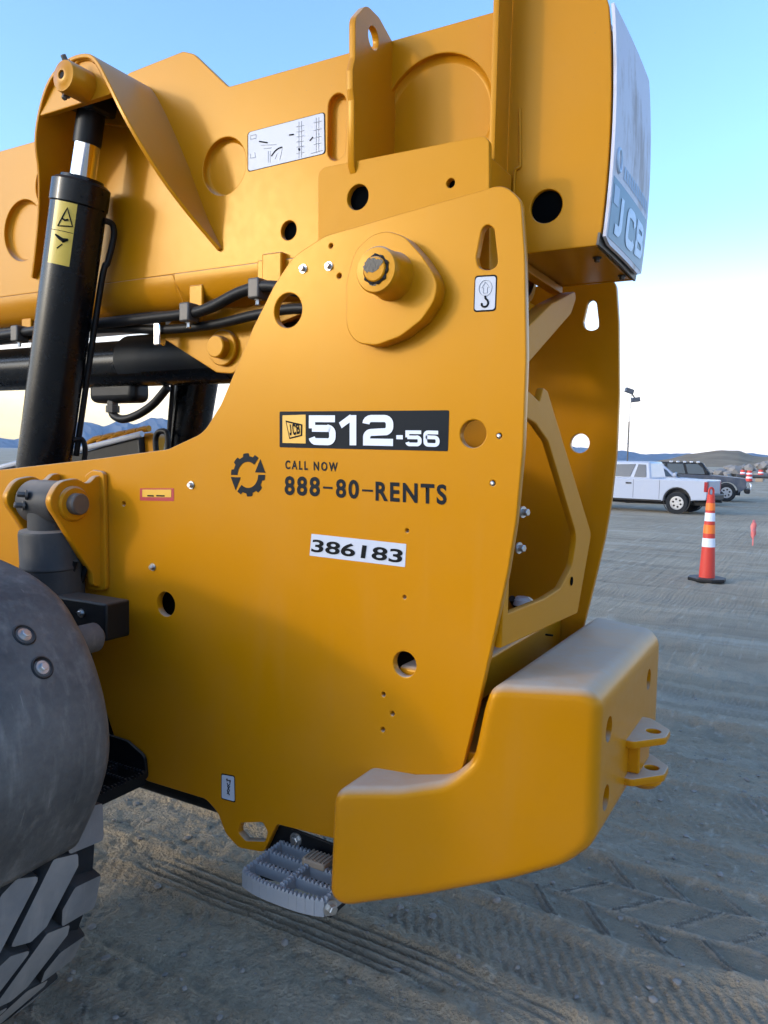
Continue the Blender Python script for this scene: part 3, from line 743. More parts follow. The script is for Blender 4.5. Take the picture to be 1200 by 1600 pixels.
# curved white rear panel
def bulge(y, z):
    t = (z-zb)/(zt2-zb); q_ = (y-YC)/(YB2-YC)
    return x_end+.004+.016*math.sin(PI*min(max(t, 0), 1))**.8+.004*(1-min(1,q_*q_))
ztp = zt2
def panel(name, y0, y1, z0, z1, off, mat, parent, th=.012, ny_=10, nz_=20, cham=0):
    V = []; 
    for s in (0, 1):
        for j in range(nz_+1):
            z = z0+(z1-z0)*j/nz_
            for i in range(ny_+1):
                y = y0+(y1-y0)*i/ny_; zz = z
                if cham and j == 0: zz += cham*max(0, 1-(min(i, ny_-i)))*1.0
                V.append((bulge(y, zz)+off-th*s, y, zz))
    n1 = (ny_+1)*(nz_+1); Fc = []
    for j in range(nz_):
        for i in range(ny_):
            a = j*(ny_+1)+i; Fc += [(a, a+1, a+ny_+2, a+ny_+1), (n1+a, n1+a+1, n1+a+ny_+2, n1+a+ny_+1)]
    for j in range(nz_):
        for i in (0, ny_): a = j*(ny_+1)+i; Fc.append((a, a+ny_+1, n1+a+ny_+1, n1+a))
    for i in range(ny_):
        for j in (0, nz_): a = j*(ny_+1)+i; Fc.append((a, a+1, n1+a+1, n1+a))
    return mobj(name, V, Fc, mat, parent, 40)
rp = panel('rear_panel', YB+.008, YB2-.008, zb+.008, ztp, .006, 'rear', T, .008, cham=.012)
rp['label'] = 'stained white panel closing the rear end of the boom'
panel('panel_rim', YB+.004, YB2-.004, zb+.0, zb+.030, -.008, 'steel', rp, .006, 8, 2)
def rear_uv(u, v):
    p = P(u, v, 0, x_end+.02); return p.y, p.z
# faded logo block near the bottom
y0_, y1_ = YB+.022, YB2-.03; z0_, z1_ = zb+.022, zb+.172
panel('logo_block', y0_, y1_, z0_, z1_, .0068, 'rear_blue', rp, .0005, 10, 6)
def rear_map(ya, yb, za, zb_, off, wn=1.0):
    def f(a, b, c):
        y = ya+(yb-ya)*a/wn; z = za+(zb_-za)*b; return (bulge(y, z)+off-c, y, z)
    return f
wl = (y1_-y0_)
glyphs('logo_letters', 'JCB', rear_map(y0_+.03, y1_-.015, z0_+.022, z1_-.03, .0078, 3.26), 'rear_pale', rp)
panel('logo_square', y0_+.012, y0_+.06, z1_-.062, z1_-.016, .0077, 'rear_faint', rp, .0004, 2, 2)
text_obj('faded_lettering', 'IIIIIIIIIIII', rear_map(y0_+.09, y1_+.0, z1_+.018, z1_+.052, .0072), 'rear_faint', rp, .03)
bm = bmesh.new(); gcy, gcz = y0_+.035, z1_+.048
tube_bm(bm, [Vector((bulge(gcy, gcz)+.007, gcy+.021*math.cos(a), gcz+.028*math.sin(a))) for a in np.linspace(0, 2*PI, 24, endpoint=False)], .0045, 6, True)
bobj('faded_emblem', bm, 'rear_pale', rp)
lathe('panel_hole', [(.016,.0),(.016,.002),(.0,.002)], (bulge(.40,2.79)+.0035, *YZ(985,80,x_end+.03)), (1,0,0), 'ink', rp, 20)

# load chart sticker on the boom
ch = [(387,207),(508,175),(509,240),(387,269)]
sticker('load_chart', ch, YB, .01, 'sticker', .004, boom)
bm = bmesh.new()
def ln(u0, v0, u1, v1, r=.0012, n=1):
    tube_bm(bm, [P(u0+(u1-u0)*k/n, v0+(v1-v0)*k/n, 1, YB-.0022) for k in range(n+1)], r, 5)
bd = smooth_path([P(u, v, 1, YB-.0022) for u, v in ((424,244),(429,237),(435,232),(441,230))], 4); tube_bm(bm, bd, .002, 6)
for a in ((405,221,418,223,.002),(452,211,459,210,.002),(484,220,489,214,.002),(467,232,468,235,.003)): ln(*a)
o = bobj('chart_print', bm, 'ink', boom); o['kind'] = 'stuff'
bm = bmesh.new()
for a in ((391,212,400,210),(391,212,391,218),(391,218,400,216),(400,210,400,216),(408,227,432,226),(412,232,424,231),(419,236,419,254),(422,236,422,254),(437,250,441,232),(430,248,433,240),(467,190,467,247),(471,189,471,246),(463,198,475,196),(463,206,475,204),(463,214,475,212),(463,222,475,220),(463,230,475,228),(463,240,475,238),(494,184,494,238),(498,183,498,236),(490,192,502,189),(490,204,502,201),(490,216,502,213),(490,226,502,223),(486,240,504,235),(391,240,391,247),(398,238,399,246),(391,247,399,246)): ln(*a, r=.0007)
o = bobj('chart_drawing', bm, 'ink_light', boom); o['kind'] = 'stuff'

# ---- lift cylinder hood bracket ------------------------------------------------
lip = [(48,432,.245),(54,380,.20),(58,330,.15),(58,270,.10),(53,220,.06),(60,168,.03),(76,122,.02),(103,93,.02),(132,83,.02),(150,92,.02),(170,128,.02),(196,180,.03),(226,232,.06),(260,284,.11),(295,330,.17),(322,362,.215),(344,388,.25)]
lp = smooth_path([P(u, v, 1, y) for u, v, y in lip], 4)
cen = Vector((sum(p.x for p in lp)/len(lp), 0, sum(p.z for p in lp)/len(lp)))
V = []; Fc = []; n_ = len(lp); th = .014
for i, p in enumerate(lp):
    d = lp[min(i+1, n_-1)]-lp[max(i-1, 0)]; nrm = Vector((d.z, 0, -d.x)).normalized()
    if nrm.dot(p-cen) > 0: nrm = -nrm
    flare = .0
    V += [(p.x, p.y, p.z), (p.x+nrm.x*th, p.y, p.z+nrm.z*th), (p.x, YB+.002, p.z), (p.x+nrm.x*th, YB+.002, p.z+nrm.z*th)]
for i in range(n_-1):
    a = 4*i; b = a+4; Fc += [(a, b, b+2, a+2), (a+1, b+1, b+3, a+3), (a, b, b+1, a+1), (a+2, b+2, b+3, a+3)]
Fc += [(0,1,3,2), (4*n_-4, 4*n_-3, 4*n_-1, 4*n_-2)]
hood = mobj('cylinder_hood', V, Fc, 'paint', T, 40); bevel_mod(hood, .003, 2)
web_px = [(60,182,.01),(64,165,.05),(80,124,.05),(104,98,.05),(132,89,.05),(149,98,.03),(176,146,.01)]
wy = .036
slab('pin_web', fillet([(*XZ(u, v, wy), r) for u, v, r in web_px], 4), [], on_y(wy), .022, 'paint', hood, .003)
pb = P(97, 117, 1, -.055)
lathe('pin_boss', [(.050,.095),(.050,.012),(.047,.004),(.030,.0),(.022,-.004),(.014,-.004),(.013,.006),(0,.006)], pb, (0,1,0), 'paint', hood, 36)
lathe('pin_recess', [(.010,0),(.010,.002),(0,.002)], pb+Vector((0,.0015,0)), (0,-1,0), 'ink', hood, 16)
for u, v in ((103,97),(104,147)): hexbolt('grease_fitting', P(u, v, 1, -.02), (0,-.6,1 if v < 120 else -1), .009, .022, hood, 'steel')
bm = bmesh.new(); tube_bm(bm, smooth_path([P(u, v, 1, wy-.002) for u, v in ((118,101),(124,95),(134,92),(143,93),(148,97))], 3), .006, 8); bobj('weld_bead', bm, 'paint', hood, 50)
slab('inner_web', fillet([(*XZ(70,180,.22),),(*XZ(100,110,.22),.05),(*XZ(150,110,.22),.03),(*XZ(215,200,.22),)], 4), [], on_y(.225), .02, 'paint', hood, .003)

# ---- lift cylinders -----------------------------------------------------------
yc_ = .13
def cylinder(yc, nearside):
    top = P(128, 285, 1, .13); bot = P(62, 775, 1, .13); rodt = P(141, 168, 1, .13)
    sh = Vector((0, yc-.13, 0)); top += sh; bot += sh; rodt += sh
    ax = (top-bot).normalized(); L = (top-bot).length; R = .094
    b = lathe('lift_cylinder', [(R-.01,0),(R,.01),(R,L-.085),(R+.004,L-.08),(R+.004,L-.01),(R-.008,L),(R-.02,L),(R-.022,L+.012),(.05,L+.014),(0,L+.014)], bot, ax, 'black', T, 56)
    lathe('piston_rod', [(.044,0),(.044,(rodt-top).length*.55)], top, ax, 'chrome', b, 40)
    lathe('rod_end', [(.046,(rodt-top).length*.50),(.047,(rodt-top).length*.55),(.047,(rodt-top).length*.98),(.06,(rodt-top).length),(.06,(rodt-top).length+.03)], top, ax, 'blackmatt', b, 36)
    bx = box('rod_clevis', (-.075,-.055,-.02), (.075,.055,.11), 'blackmatt', b, .012, 3)
    bx.location = rodt; bx.rotation_euler = (0, math.atan2(ax.x, ax.z), 0)
    return b, ax, top, bot
cyl, ax, ctop, cbot = cylinder(.13, True); cyl['label'] = 'near lift cylinder with yellow warning sticker'
side = ax.cross(Vector((0,1,0))).normalized()
# warning sticker wrapped round the barrel, facing the camera side
sidex = side if side.x > 0 else -side
def barrel_pt(frac_deg, h, rr=.0952):
    a = math.radians(frac_deg); return cbot+ax*h+Vector((0,-1,0))*math.cos(a)*rr+sidex*math.sin(a)*rr
Lc = (ctop-cbot).length
def barrel_patch(name, a0, a1, h0, h1, mat, rr, parent):
    V = []; n_ = 10
    for j in (0, 1):
        for i in range(n_+1): V.append(barrel_pt(a0+(a1-a0)*i/n_, (h0, h1)[j], rr))
    return mobj(name, V, [(i, i+1, n_+2+i, n_+1+i) for i in range(n_)], mat, parent, 60, False)
def h_of(v):   # height along the barrel that shows at image row v
    return Lc*(775-v)/(775-285)
hs0, hs1 = h_of(412), h_of(322)
sgn = -1
A0, A1 = 2, 50
def bp2(s, t, rr=.0962): return barrel_pt(A0+(A1-A0)*s, hs0+(hs1-hs0)*t, rr)
barrel_patch('warning_sticker', A0, A1, hs0, hs1, 'warn', .0955, cyl)
bm = bmesh.new()
def tri(pts, r): 
    P_ = []
    for (a, b), (c, d) in zip(pts, pts[1:]+pts[:1]): P_ += [bp2(a+(c-a)*k/4, b+(d-b)*k/4) for k in range(4)]
    tube_bm(bm, P_, r, 6, True)
tri([(.30,.60),(.92,.64),(.62,.91)], .0022)
tube_bm(bm, [bp2(s, .535) for s in (.02,.35,.7,.98)], .001, 5)
tube_bm(bm, [bp2(s, t) for s, t in ((.45,.73),(.58,.71),(.72,.73))], .0035, 6)
tube_bm(bm, [bp2(s, t) for s, t in ((.25,.46),(.45,.42),(.62,.39),(.82,.42))], [.003,.006,.008,.004], 6)
tube_bm(bm, [bp2(s, t) for s, t in ((.40,.25),(.60,.33))], .0022, 6)
bobj('sticker_print', bm, 'ink', cyl)
hp = [barrel_pt(122, h_of(332), .092), barrel_pt(132, h_of(334), .118), barrel_pt(136, h_of(352), .128), barrel_pt(137, h_of(390), .120), barrel_pt(137, h_of(430), .108), barrel_pt(137, h_of(700), .106)]
hose('cylinder_pipe', hp, .011, 'blackmatt', cyl)
hose('cylinder_loop', [barrel_pt(130, h_of(675), .09), barrel_pt(137, h_of(672), .118), barrel_pt(138, h_of(690), .135), barrel_pt(138, h_of(730), .135)], .010, 'blackmatt', cyl)
cyl2, _a, t2, b2 = cylinder(.85, False); cyl2['label'] = 'far lift cylinder behind the tower'
hose('cylinder_loop', [P(246,722,1,.70), P(243,690,1,.70), P(247,676,1,.70), P(257,674,1,.70), P(262,682,1,.70), P(262,720,1,.70)], .013, 'blackmatt', cyl2)
hose('cylinder_pipe', [P(262,700,1,.74), P(266,650,1,.74), P(270,600,1,.74)], .010, 'blackmatt', cyl2)

# ---- underslung tube, ears, hoses -------------------------------------------------
yt = .49
za = (XZ(0,543,yt-.0)[1]+XZ(0,609,yt)[1])/2; rt = abs(XZ(0,543,yt)[1]-XZ(0,609,yt)[1])/2*.97
rod('tilt_cylinder', (-6, yt, za), (XZ(372,560,yt)[0], yt, za-.012), rt, 'black', T, 48)
lathe('tube_sleeve', [(rt+.0,0),(rt+.006,.01),(rt+.006,.9)], (XZ(205,560,yt)[0], yt, za), (1,0,0), 'blackmatt', T, 48)
ear = fillet([(*XZ(246,523,.33),.01),(*XZ(338,582,.33),.03),(*XZ(366,584,.33),.03),(*XZ(400,520,.33),.02),(*XZ(520,470,.33),),(*XZ(500,430,.33),),(*XZ(300,470,.33),)], 5)
er = slab('tilt_cylinder_ear', ear, [], on_y(.33), .025, 'paint', T, .003)
slab('tilt_cylinder_ear', ear, [], on_y(2*YC-.355), .025, 'paint', T, .003)
lathe('ear_boss', [(.062,.02),(.062,.004),(.058,0),(.038,0),(.038,-.03),(.034,-.034),(0,-.034)], P(346,543,1,.312), (0,1,0), 'paint', er, 40)
hose('hydraulic_hose', [P(u, v, 1, y) for u, v, y in ((-200,548,.27),(0,524,.27),(60,516,.26),(150,507,.26),(230,498,.25),(295,490,.23),(330,480,.22),(380,455,.21),(430,448,.20),(520,470,.22))], .0185, 'hose', T)
hose('hydraulic_hose', [P(u, v, 1, y) for u, v, y in ((-200,562,.30),(0,532,.30),(90,520,.30),(180,513,.29),(250,515,.28),(330,508,.27),(400,492,.25),(470,482,.24),(560,490,.24))], .0165, 'hose', T)
hose('hydraulic_hose', [P(u, v, 1, y) for u, v, y in ((-200,536,.33),(60,512,.33),(150,503,.32),(230,494,.30),(295,489,.29),(345,470,.27),(400,448,.26),(440,430,.26))], .014, 'hose', T)
for u, v, y in ((295,489,.225),(403,452,.205),(30,522,.26)):
    p = P(u, v, 1, y); box('hose_clamp', p-Vector((.022,.026,.032)), p+Vector((.022,.03,.032)), 'steel', T, .006)
    hexbolt('clamp_bolt', p+Vector((0,0,-.03)), (0,0,-1), .008, .02, T)
    box('clamp_bracket', p+Vector((-.03,.032,-.02)), p+Vector((.03,.045,.10)), 'paint', T, .004)
p = P(248,517,1,.262); box('hose_bracket', p-Vector((.016,.012,.052)), p+Vector((.016,.02,.052)), 'chrome', T, .005)
p = P(426,432,1,.255); box('hose_bracket', p-Vector((.03,.02,.05)), p+Vector((.05,.02,.07)), 'paint', T, .006)
# valve and hose hanging under the tube
vb = P(185, 613, 1, .52)
vb_o = box('valve_block', vb-Vector((.13,.05,.045)), vb+Vector((.14,.05,.045)), 'blackmatt', T, .03, 4)
lathe('valve_port', [(.022,0),(.022,.03),(.028,.032),(.028,.06)], P(176,622,1,.5), (0,0,-1), 'steel', vb_o, 8)
hose('valve_hose', [P(u, v, 1, .5) for u, v in ((175,636),(176,646),(182,652),(192,655),(206,652),(224,643),(242,629),(262,605))], .017, 'hose', T)

# ---- rear frame between the tower plates -----------------------------------------
xf = XZ(772,1008,.03)[0]
fo = [(.03,YZ(770,1012,xf)[1]),(*YZ(893,957,xf),.01),(*YZ(915,833,xf),.03),(*YZ(845,611,xf),.03),(*YZ(838,606,xf),.01),(*YZ(832,628,xf),.01),(*YZ(822,618,xf),),(.06,YZ(822,600,xf)[1]),(.03,YZ(822,600,xf)[1]-.02)]
YM = lambda p: p[0] <= YF-.03
fo = [(min(max(p[0], .028), YF-.028), *p[1:]) for p in fo]
fi = fillet([(*YZ(770,962,xf),.02),(*YZ(840,934,xf),.05),(*YZ(866,918,xf),.05),(*YZ(884,884,xf),.04),(*YZ(892,838,xf),.05),(*YZ(846,690,xf),.05),(*YZ(826,662,xf),.06),(*YZ(790,640,xf),.03)], 6)
fi = [(max(a, .07), b) for a, b in fi]
rf = slab('rear_frame', fillet(fo, 5), [fi], on_x(xf+.02), .02, 'paint_in', T, .004)
lathe('frame_hole', [(.014,0),(.014,.0015),(0,.0015)], P(893,908,0,xf+.021), (1,0,0), 'bore_shade', rf, 18)  # black disc on the face painting the dark of a hole
rf['label'] = 'inner rear frame with a large access opening'
# flange lip along the right leg of the frame
A_ = P(915,833,0,xf); B_ = P(845,611,0,xf); C_ = P(893,957,0,xf)
# diagonal brace boxes under the boom end
p0 = P(893,462,0,-.80); 
V = [P(893,455,0,-.72), P(905,470,0,-.74), P(820,572,0,-.74), P(818,545,0,-.72)]
br = slab('diagonal_brace', fillet([(*YZ(905,452,-.70),.02),(*YZ(893,490,-.70),.03),(*YZ(815,580,-.70),),(*YZ(815,520,-.70),),(*YZ(862,474,-.70),.02)], 4), [], on_x(-.70), .05, 'paint_in', T, .004)
box('boom_lip', (-.78, YB+.03, 2.172), (-.745, YB2-.02, 2.196), 'paint_flat', boom, .003)
box('light_block_plate', (-1.42,.027,.90), (-1.39,YF-.027,1.80), 'paint_in', T, .003)  # unseen plate added to keep sky light out of the tower
slab('upper_gusset', fillet([(.10,2.185),(.90,2.185),(.90,2.12,.05),(.55,1.95,.1),(.10,1.80)], 4), [], on_x(-.90), .02, 'paint_in', T, .003)
# dark insides of the tower
box('inner_tank', (-2.6,.10,.62), (-1.25,.90,1.28), 'blackmatt', T, .03, 3)
p = P(862,903,0,-1.02)
it = box('inner_valve', (p.x-.05,p.y-.06,p.z-.05), (p.x+.05,p.y+.07,p.z+.06), 'blackmatt', T, .012, 3)
hose('inner_hose', [P(u, v, 0, -.95) for u, v in ((800,935),(808,948),(822,952),(850,945),(880,920))], .012, 'hose', T)
lathe('inner_cap', [(.032,0),(.032,.02),(.02,.03),(0,.03)], P(815,945,0,-.92), (0,0,1), 'sticker', T, 20)
for u, v in ((816,800),(810,856)):
    hexbolt('inner_bolt', P(u, v, 1, .20), (1,-.3,0), .010, .02, T)
box('inner_floor', (-1.3,.03,.86), (xf-.03,YF-.03,.90), 'paint_in', T, .004)

# ---- counterweight -----------------------------------------------------------------
xR = -.432; yA = -.17; xA = P(515,1330,1,yA).x; yR = P(932,1200,0,xR).y
tp = (yR-yA)/(xR-xA)
def yn(x): return yA+tp*(x-xA)
nrm = Vector((tp, -1, 0)); 
def face_xz(u, v):
    d = _f+_r*((u-600)/F)-_u*((v-800)/F); k = (Vector((xA, yA, 0))-EYE).dot(nrm)/d.dot(nrm); q_ = EYE+d*k; return (q_.x, q_.z)
cw_px = [(520,1424,.02),(528,1236,.01),(620,1233),(695,1222,.10),(735,1190,.08),(752,1110,.05),(764,1052,.05),(790,1050,.01)]
co_ = [(*face_xz(u, v)[:2], r[0] if r else 0) for u, v, *r in cw_px]
ztop = face_xz(930,1096)[1]+.026; zbr = face_xz(930,1322)[1]
co_[0] = (xA-.008, co_[0][1]-.003, .044); co_[1] = (xA, co_[1][1]+.004, .044)
co_ = co_[:-2]; co_[-1] = (co_[-1][0], co_[-1][1], .10); co_ += [(co_[-1][0]+.016, ztop, .075)]
co_ += [(xR+.004, ztop, .055), (xR+.004, zbr, .09), (*face_xz(880,1356), .15), (*face_xz(800,1378), .3), (*face_xz(660,1404), .3)]
co_ = fillet(co_, 8)
cc = []
for p in co_:
    if not cc or (Vector(p)-Vector(cc[-1])).length > .006: cc.append(p)
def ring_inset(ring, d):
    out = []; n_ = len(ring)
    area = sum(ring[i][0]*ring[(i+1) % n_][1]-ring[(i+1) % n_][0]*ring[i][1] for i in range(n_)); sg = 1 if area > 0 else -1
    for i in range(n_):
        a, b_, c = Vector(ring[i-1]), Vector(ring[i]), Vector(ring[(i+1) % n_])
        u = (b_-a).normalized(); v = (c-b_).normalized(); n1 = Vector((-u.y, u.x))*sg; n2 = Vector((-v.y, v.x))*sg
        n = (n1+n2).normalized(); k = 1/max(.7, n.dot(n1)); out.append(b_+n*d*k)
    return out
# the rim of each face is rolled over with a radius, then the section is swept across the machine
rb_ = .031; V = []; n_ = len(cc); NS = 7
for k in range(NS+1):
    a = PI/2*k/NS; rg = ring_inset(cc, rb_*(1-math.sin(a)))
    V += [(q.x, yn(q.x)+rb_*(1-math.cos(a)), q.y) for q in rg]
for k in range(NS, -1, -1):
    a = PI/2*k/NS; rg = ring_inset(cc, rb_*(1-math.sin(a)))
    V += [(q.x, 2*YC-yn(q.x)-rb_*(1-math.cos(a)), q.y) for q in rg]
NR_ = 2*NS+2
from mathutils.geometry import tessellate_polygon
capt = tessellate_polygon([[Vector((V[i][0], V[i][2], 0)) for i in range(n_)]])
Fc = [tuple(t3) for t3 in capt]+[tuple((NR_-1)*n_+i for i in t3) for t3 in capt]+[(r*n_+i, r*n_+(i+1) % n_, (r+1)*n_+(i+1) % n_, (r+1)*n_+i) for r in range(NR_-1) for i in range(n_)]
cw = mobj('counterweight', V, Fc, 'paint', T, 50)
# round sockets sunk in the rear face
zh1 = YZ(948,1140,xR)[1]; zh2 = YZ(941,1251,xR)[1]; cutters = []
for yy in (YZ(949,1140,xR)[0], YZ(1011,1075,xR)[0]):
    for zz in (zh1, zh2):
        c_o = lathe('cutter', [(.033,-.07),(.033,.03)], (xR, yy, zz), (1,0,0), 'paint', None, 28); cutters.append(c_o)
        m_ = cw.modifiers.new('b', 'BOOLEAN'); m_.object = c_o; m_.operation = 'DIFFERENCE'; m_.solver = 'EXACT'
bpy.context.view_layer.update()
me2 = bpy.data.meshes.new_from_object(cw.evaluated_get(bpy.context.evaluated_depsgraph_get()))
cw.modifiers.clear(); cw.data = me2
n_near = nrm.normalized(); n_far = Vector((n_near.x, -n_near.y, 0))
for pl in me2.polygons:
    if max(abs(pl.normal.dot(q_)) for q_ in (n_near, n_far, Vector((1,0,0)))) > .9996: pl.use_smooth = False
me2.set_sharp_from_angle(angle=math.radians(40))
for c_o in cutters: bpy.data.objects.remove(c_o)
p = P(954,1197,0,xR); lathe('plug', [(.012,0),(.011,.003),(0,.003)], p, (1,0,0), 'paint', cw, 16)
box('counterweight_shelf', (-.78,.03,ztop-.12), (co_[6][0]+.08,YF-.03,ztop-.003), 'paint', cw, .012, 3)
# towing lugs
YL = .5*(YZ(975,1155,xR)[0]+YZ(1003,1122,xR)[0])
z1 = YZ(976,1156,xR)[1]; z2 = YZ(972,1217,xR)[1]; tipx = P(1046,1144,2,z1).x
for z_ in (z1, z2):
    ol = fillet([(xR-.01,YL-.115),(xR+.025,YL-.115,.02),(tipx,YL-.03,.03),(tipx,YL+.04,.03),(xR+.03,YL+.115,.02),(xR-.01,YL+.115)], 6)
    slab('tow_lug', ol, [circle((tipx-.042, YL+.004), .020, 24)], on_z(z_), .022, 'paint', cw, .004)
box('tow_web', (xR-.01,YL-.075,z2+.001), (xR+.035,YL+.075,z1-.023), 'paint', cw, .006, 3)
lathe('tow_boss', [(.05,0),(.05,.03),(.035,.045),(.0,.045)], (xR+.03,YL+.03,z2-.021), (0,0,-1), 'paint', cw, 28)
# chip of debris on top
p = P(858,998,2,ztop); box('debris', (p.x-.012,p.y-.004,ztop+.009), (p.x+.012,p.y+.004,ztop+.014), 'ink', cw, .001)

# ---- rear step ------------------------------------------------------------------------
zs = .50
yb_ = .035
bp = fillet([(*XZ(436,1288,yb_),.02),(XZ(560,1320,yb_)[0],XZ(522,1312,yb_)[1]-.02),(XZ(560,1390,yb_)[0],zs-.06),(*XZ(400,1375,yb_),.02),(*XZ(410,1338,yb_),.01)], 4)
st = slab('step_bracket', bp, [], on_y(yb_), .010, 'blackmatt', T, .002)
hexbolt('bolt', P(463,1311,1,yb_), (0,-1,0), .013, .016, st)
c0 = Vector((*XY(366,1368,zs), zs)); c1 = Vector((*XY(432,1328,zs), zs)); c3 = Vector((*XY(489,1420,zs), zs))
X0 = c1.x-.012; Yo = -.170; X1 = c3.x+.01; Yi = yb_-.004
D_ = Yi-Yo
def serr_bar(bm_, p, q_, wd=.010, h=.030, tooth=.008, pitch=.013):
    """thick bar with a row of teeth on its top edge"""
    p = Vector(p); q_ = Vector(q_); d = (q_-p); L = d.length; d /= L; s_ = Vector((-d.y, d.x, 0))*wd/2
    n_ = max(2, int(L/pitch)); 
    for sgn_ in (0,):
        bot0, bot1 = p-Vector((0,0,h)), q_-Vector((0,0,h))
        vv = [bm_.verts.new(x) for x in (p-s_, p+s_, q_+s_, q_-s_, bot0-s_, bot0+s_, bot1+s_, bot1-s_)]
        for f in ((0,1,2,3),(4,7,6,5),(0,3,7,4),(1,5,6,2),(0,4,5,1),(3,2,6,7)): bm_.faces.new([vv[i] for i in f])
    for k in range(n_):
        c = p+d*(L*(k+.5)/n_); a = d*pitch*.28; t = Vector((0,0,tooth)); z0 = Vector((0,0,-.0005))
        vv = [bm_.verts.new(x) for x in (c-a*1.4-s_*1.1+z0, c-a*1.4+s_*1.1+z0, c+a*1.4+s_*1.1+z0, c+a*1.4-s_*1.1+z0, c-a*.5-s_*.8+t, c-a*.5+s_*.8+t, c+a*.5+s_*.8+t, c+a*.5-s_*.8+t)]
        for f in ((4,5,6,7),(0,1,5,4),(1,2,6,5),(2,3,7,6),(3,0,4,7)): bm_.faces.new([vv[i] for i in f])
bm = bmesh.new(); L_ = X1-X0
# bowed outer edge as a deep rim
def oy(s): return Yo+.022*abs(2*s-1)**3
rim = [(X0-.0, Yi)]+[(X0+L_*s, oy(s)) for s in np.linspace(0.02, .98, 12)]+[(X1, Yi)]
for a, b_ in zip(rim[:-1], rim[1:]):
    serr_bar(bm, (a[0], a[1], zs), (b_[0], b_[1], zs), .012, .042)
serr_bar(bm, (X0, Yi-.006, zs), (X1, Yi-.006, zs), .010, .03)
for f in (.36, .68): serr_bar(bm, (X0+.003, Yo+D_*f, zs), (X1-.003, Yo+D_*f, zs), .012, .030)
serr_bar(bm, (X0+L_*.5, Yo+.012, zs), (X0+L_*.5, Yi, zs), .016, .030)
tr = bobj('step_tread', bm, 'step', st, 30)
tb = box('tread_pad', (-.038,-.028,-.004), (.038,.028,.016), 'tan', st, .004); tb.location = (X0+L_*.57, Yi-.045, zs+.004)
for k in range(6):
    g_ = box('pad_rib', (-.034+k*.0125,-.026,.016), (-.029+k*.0125,.026,.0195), 'tan', st, .0008); g_.location = tb.location
hexbolt('bolt', (X1+.004, Yo+.03, zs-.022), (1,-.45,0), .013, .02, st)
box('step_arm', (X1-.03, Yo+.04, zs-.06), (X1+.0, Yi, zs-.02), 'blackmatt', st, .004)

# ---- forward steps beside the wheel ------------------------------------------------------
zq = XZ(222,1205,-.02)[1]
bm = bmesh.new(); q0 = P(225,1208,1,-.03)
xs_, xe_ = q0.x-.50, q0.x; 
for yy in (-.03,-.10,-.17): serr_bar(bm, (xs_, yy, zq), (xe_, yy, zq), .012, .035)
for xx in (xe_, xe_-.12, xe_-.25): serr_bar(bm, (xx, -.03, zq), (xx, -.22, zq), .012, .035)
fs_ = bobj('front_step', bm, 'blackmatt', T, 30)
slab('step_bracket', fillet([(xe_-.4,zq-.05),(xe_-.4,zq+.095),(xe_-.09,zq+.085,.03),(xe_-.01,zq+.05,.03),(xe_+.0,zq-.03,.02)], 4), [], on_y(-.02), .012, 'blackmatt', T, .002)
slab('step_bracket', fillet([(xe_-.5,zq-.20),(xe_-.5,zq+.0),(xe_-.02,zq-.01,.02),(xe_-.04,zq-.08,.02),(xe_-.2,zq-.17,.02)], 4), [circle((xe_-.16, zq-.09), .016, 14)], on_y(-.19), .012, 'blackmatt', T, .002)
# axle and driveline under the chassis
ax_o = rod('rear_axle', (-2.225,-.5,.675), (-2.225,1.4,.675), .13, 'blackmatt', T, 28, .03)
lathe('differential', [(.10,-.26),(.20,-.18),(.25,0),(.20,.18),(.10,.26)], (-2.25,.5,.62), (0,1,0), 'blackmatt', T, 28)
box('axle_beam', (-2.55,.05,.50), (-1.55,.20,.66), 'blackmatt', T, .03, 3)
box('axle_beam', (-2.55,.78,.50), (-1.55,.93,.66), 'blackmatt', T, .03, 3)
rod('drive_shaft', (-5,.5,.62), (-2.5,.5,.62), .05, 'blackmatt', T, 20)
box('chassis_beam', (-6,.05,.62), (-2.6,.93,1.05), 'blackmatt', T, .03, 3)

# ---- stabiliser cylinder and its ears ---------------------------------------------
def ear_px(dx):
    return None
xe1 = P(165,800,1,-.002).x-.02
pad = fillet([(*XZ(138,742,-.002),.02),(*XZ(150,734,-.002),.02),(*XZ(168,737,-.002),.02),(*XZ(171,922,-.002),.02),(*XZ(140,922,-.002),.02)], 4)
pd = slab('weld_pad', pad, [], on_y(-.018), .018, 'paint', T, .005)
def yz_e(u, v, x): return YZ(u, v, x)
ex = xe1
eo = fillet([(-.004,YZ(160,742,ex)[1],.01),(*YZ(146,744,ex),.02),(*YZ(134,757,ex),.03),(*YZ(117,747,ex),.05),(*YZ(88,752,ex),.06),(*YZ(70,785,ex),.08),(*YZ(88,812,ex),.05),(*YZ(118,862,ex),),(*YZ(140,895,ex),.02),(*YZ(142,915,ex),.02),(-.004,YZ(160,918,ex)[1],.01)], 6)
e1 = slab('cylinder_ear', eo, [], on_x(ex+.012), .026, 'paint', T, .005)
e2 = slab('cylinder_ear', eo, [], on_x(ex-.20), .026, 'paint', T, .005)
pc2 = P(114,787,0,ex+.012)
lathe('ear_collar', [(.056,-.001),(.056,.006),(.050,.012),(.034,.012)], pc2, (1,0,0), 'paint', e1, 36)
lathe('hinge_pin', [(.034,-.28),(.034,.034),(.030,.038),(0,.038)], pc2, (1,0,0), 'steel', e1, 36)
cxm = ex-.105; cy_ = pc2.y
lathe('knuckle', [(.066,-.078),(.070,-.07),(.070,.07),(.066,.078)], (cxm, cy_, pc2.z), (1,0,0), 'grey_cyl', T, 36)
axs = Vector((-.01, .06, -1)).normalized()
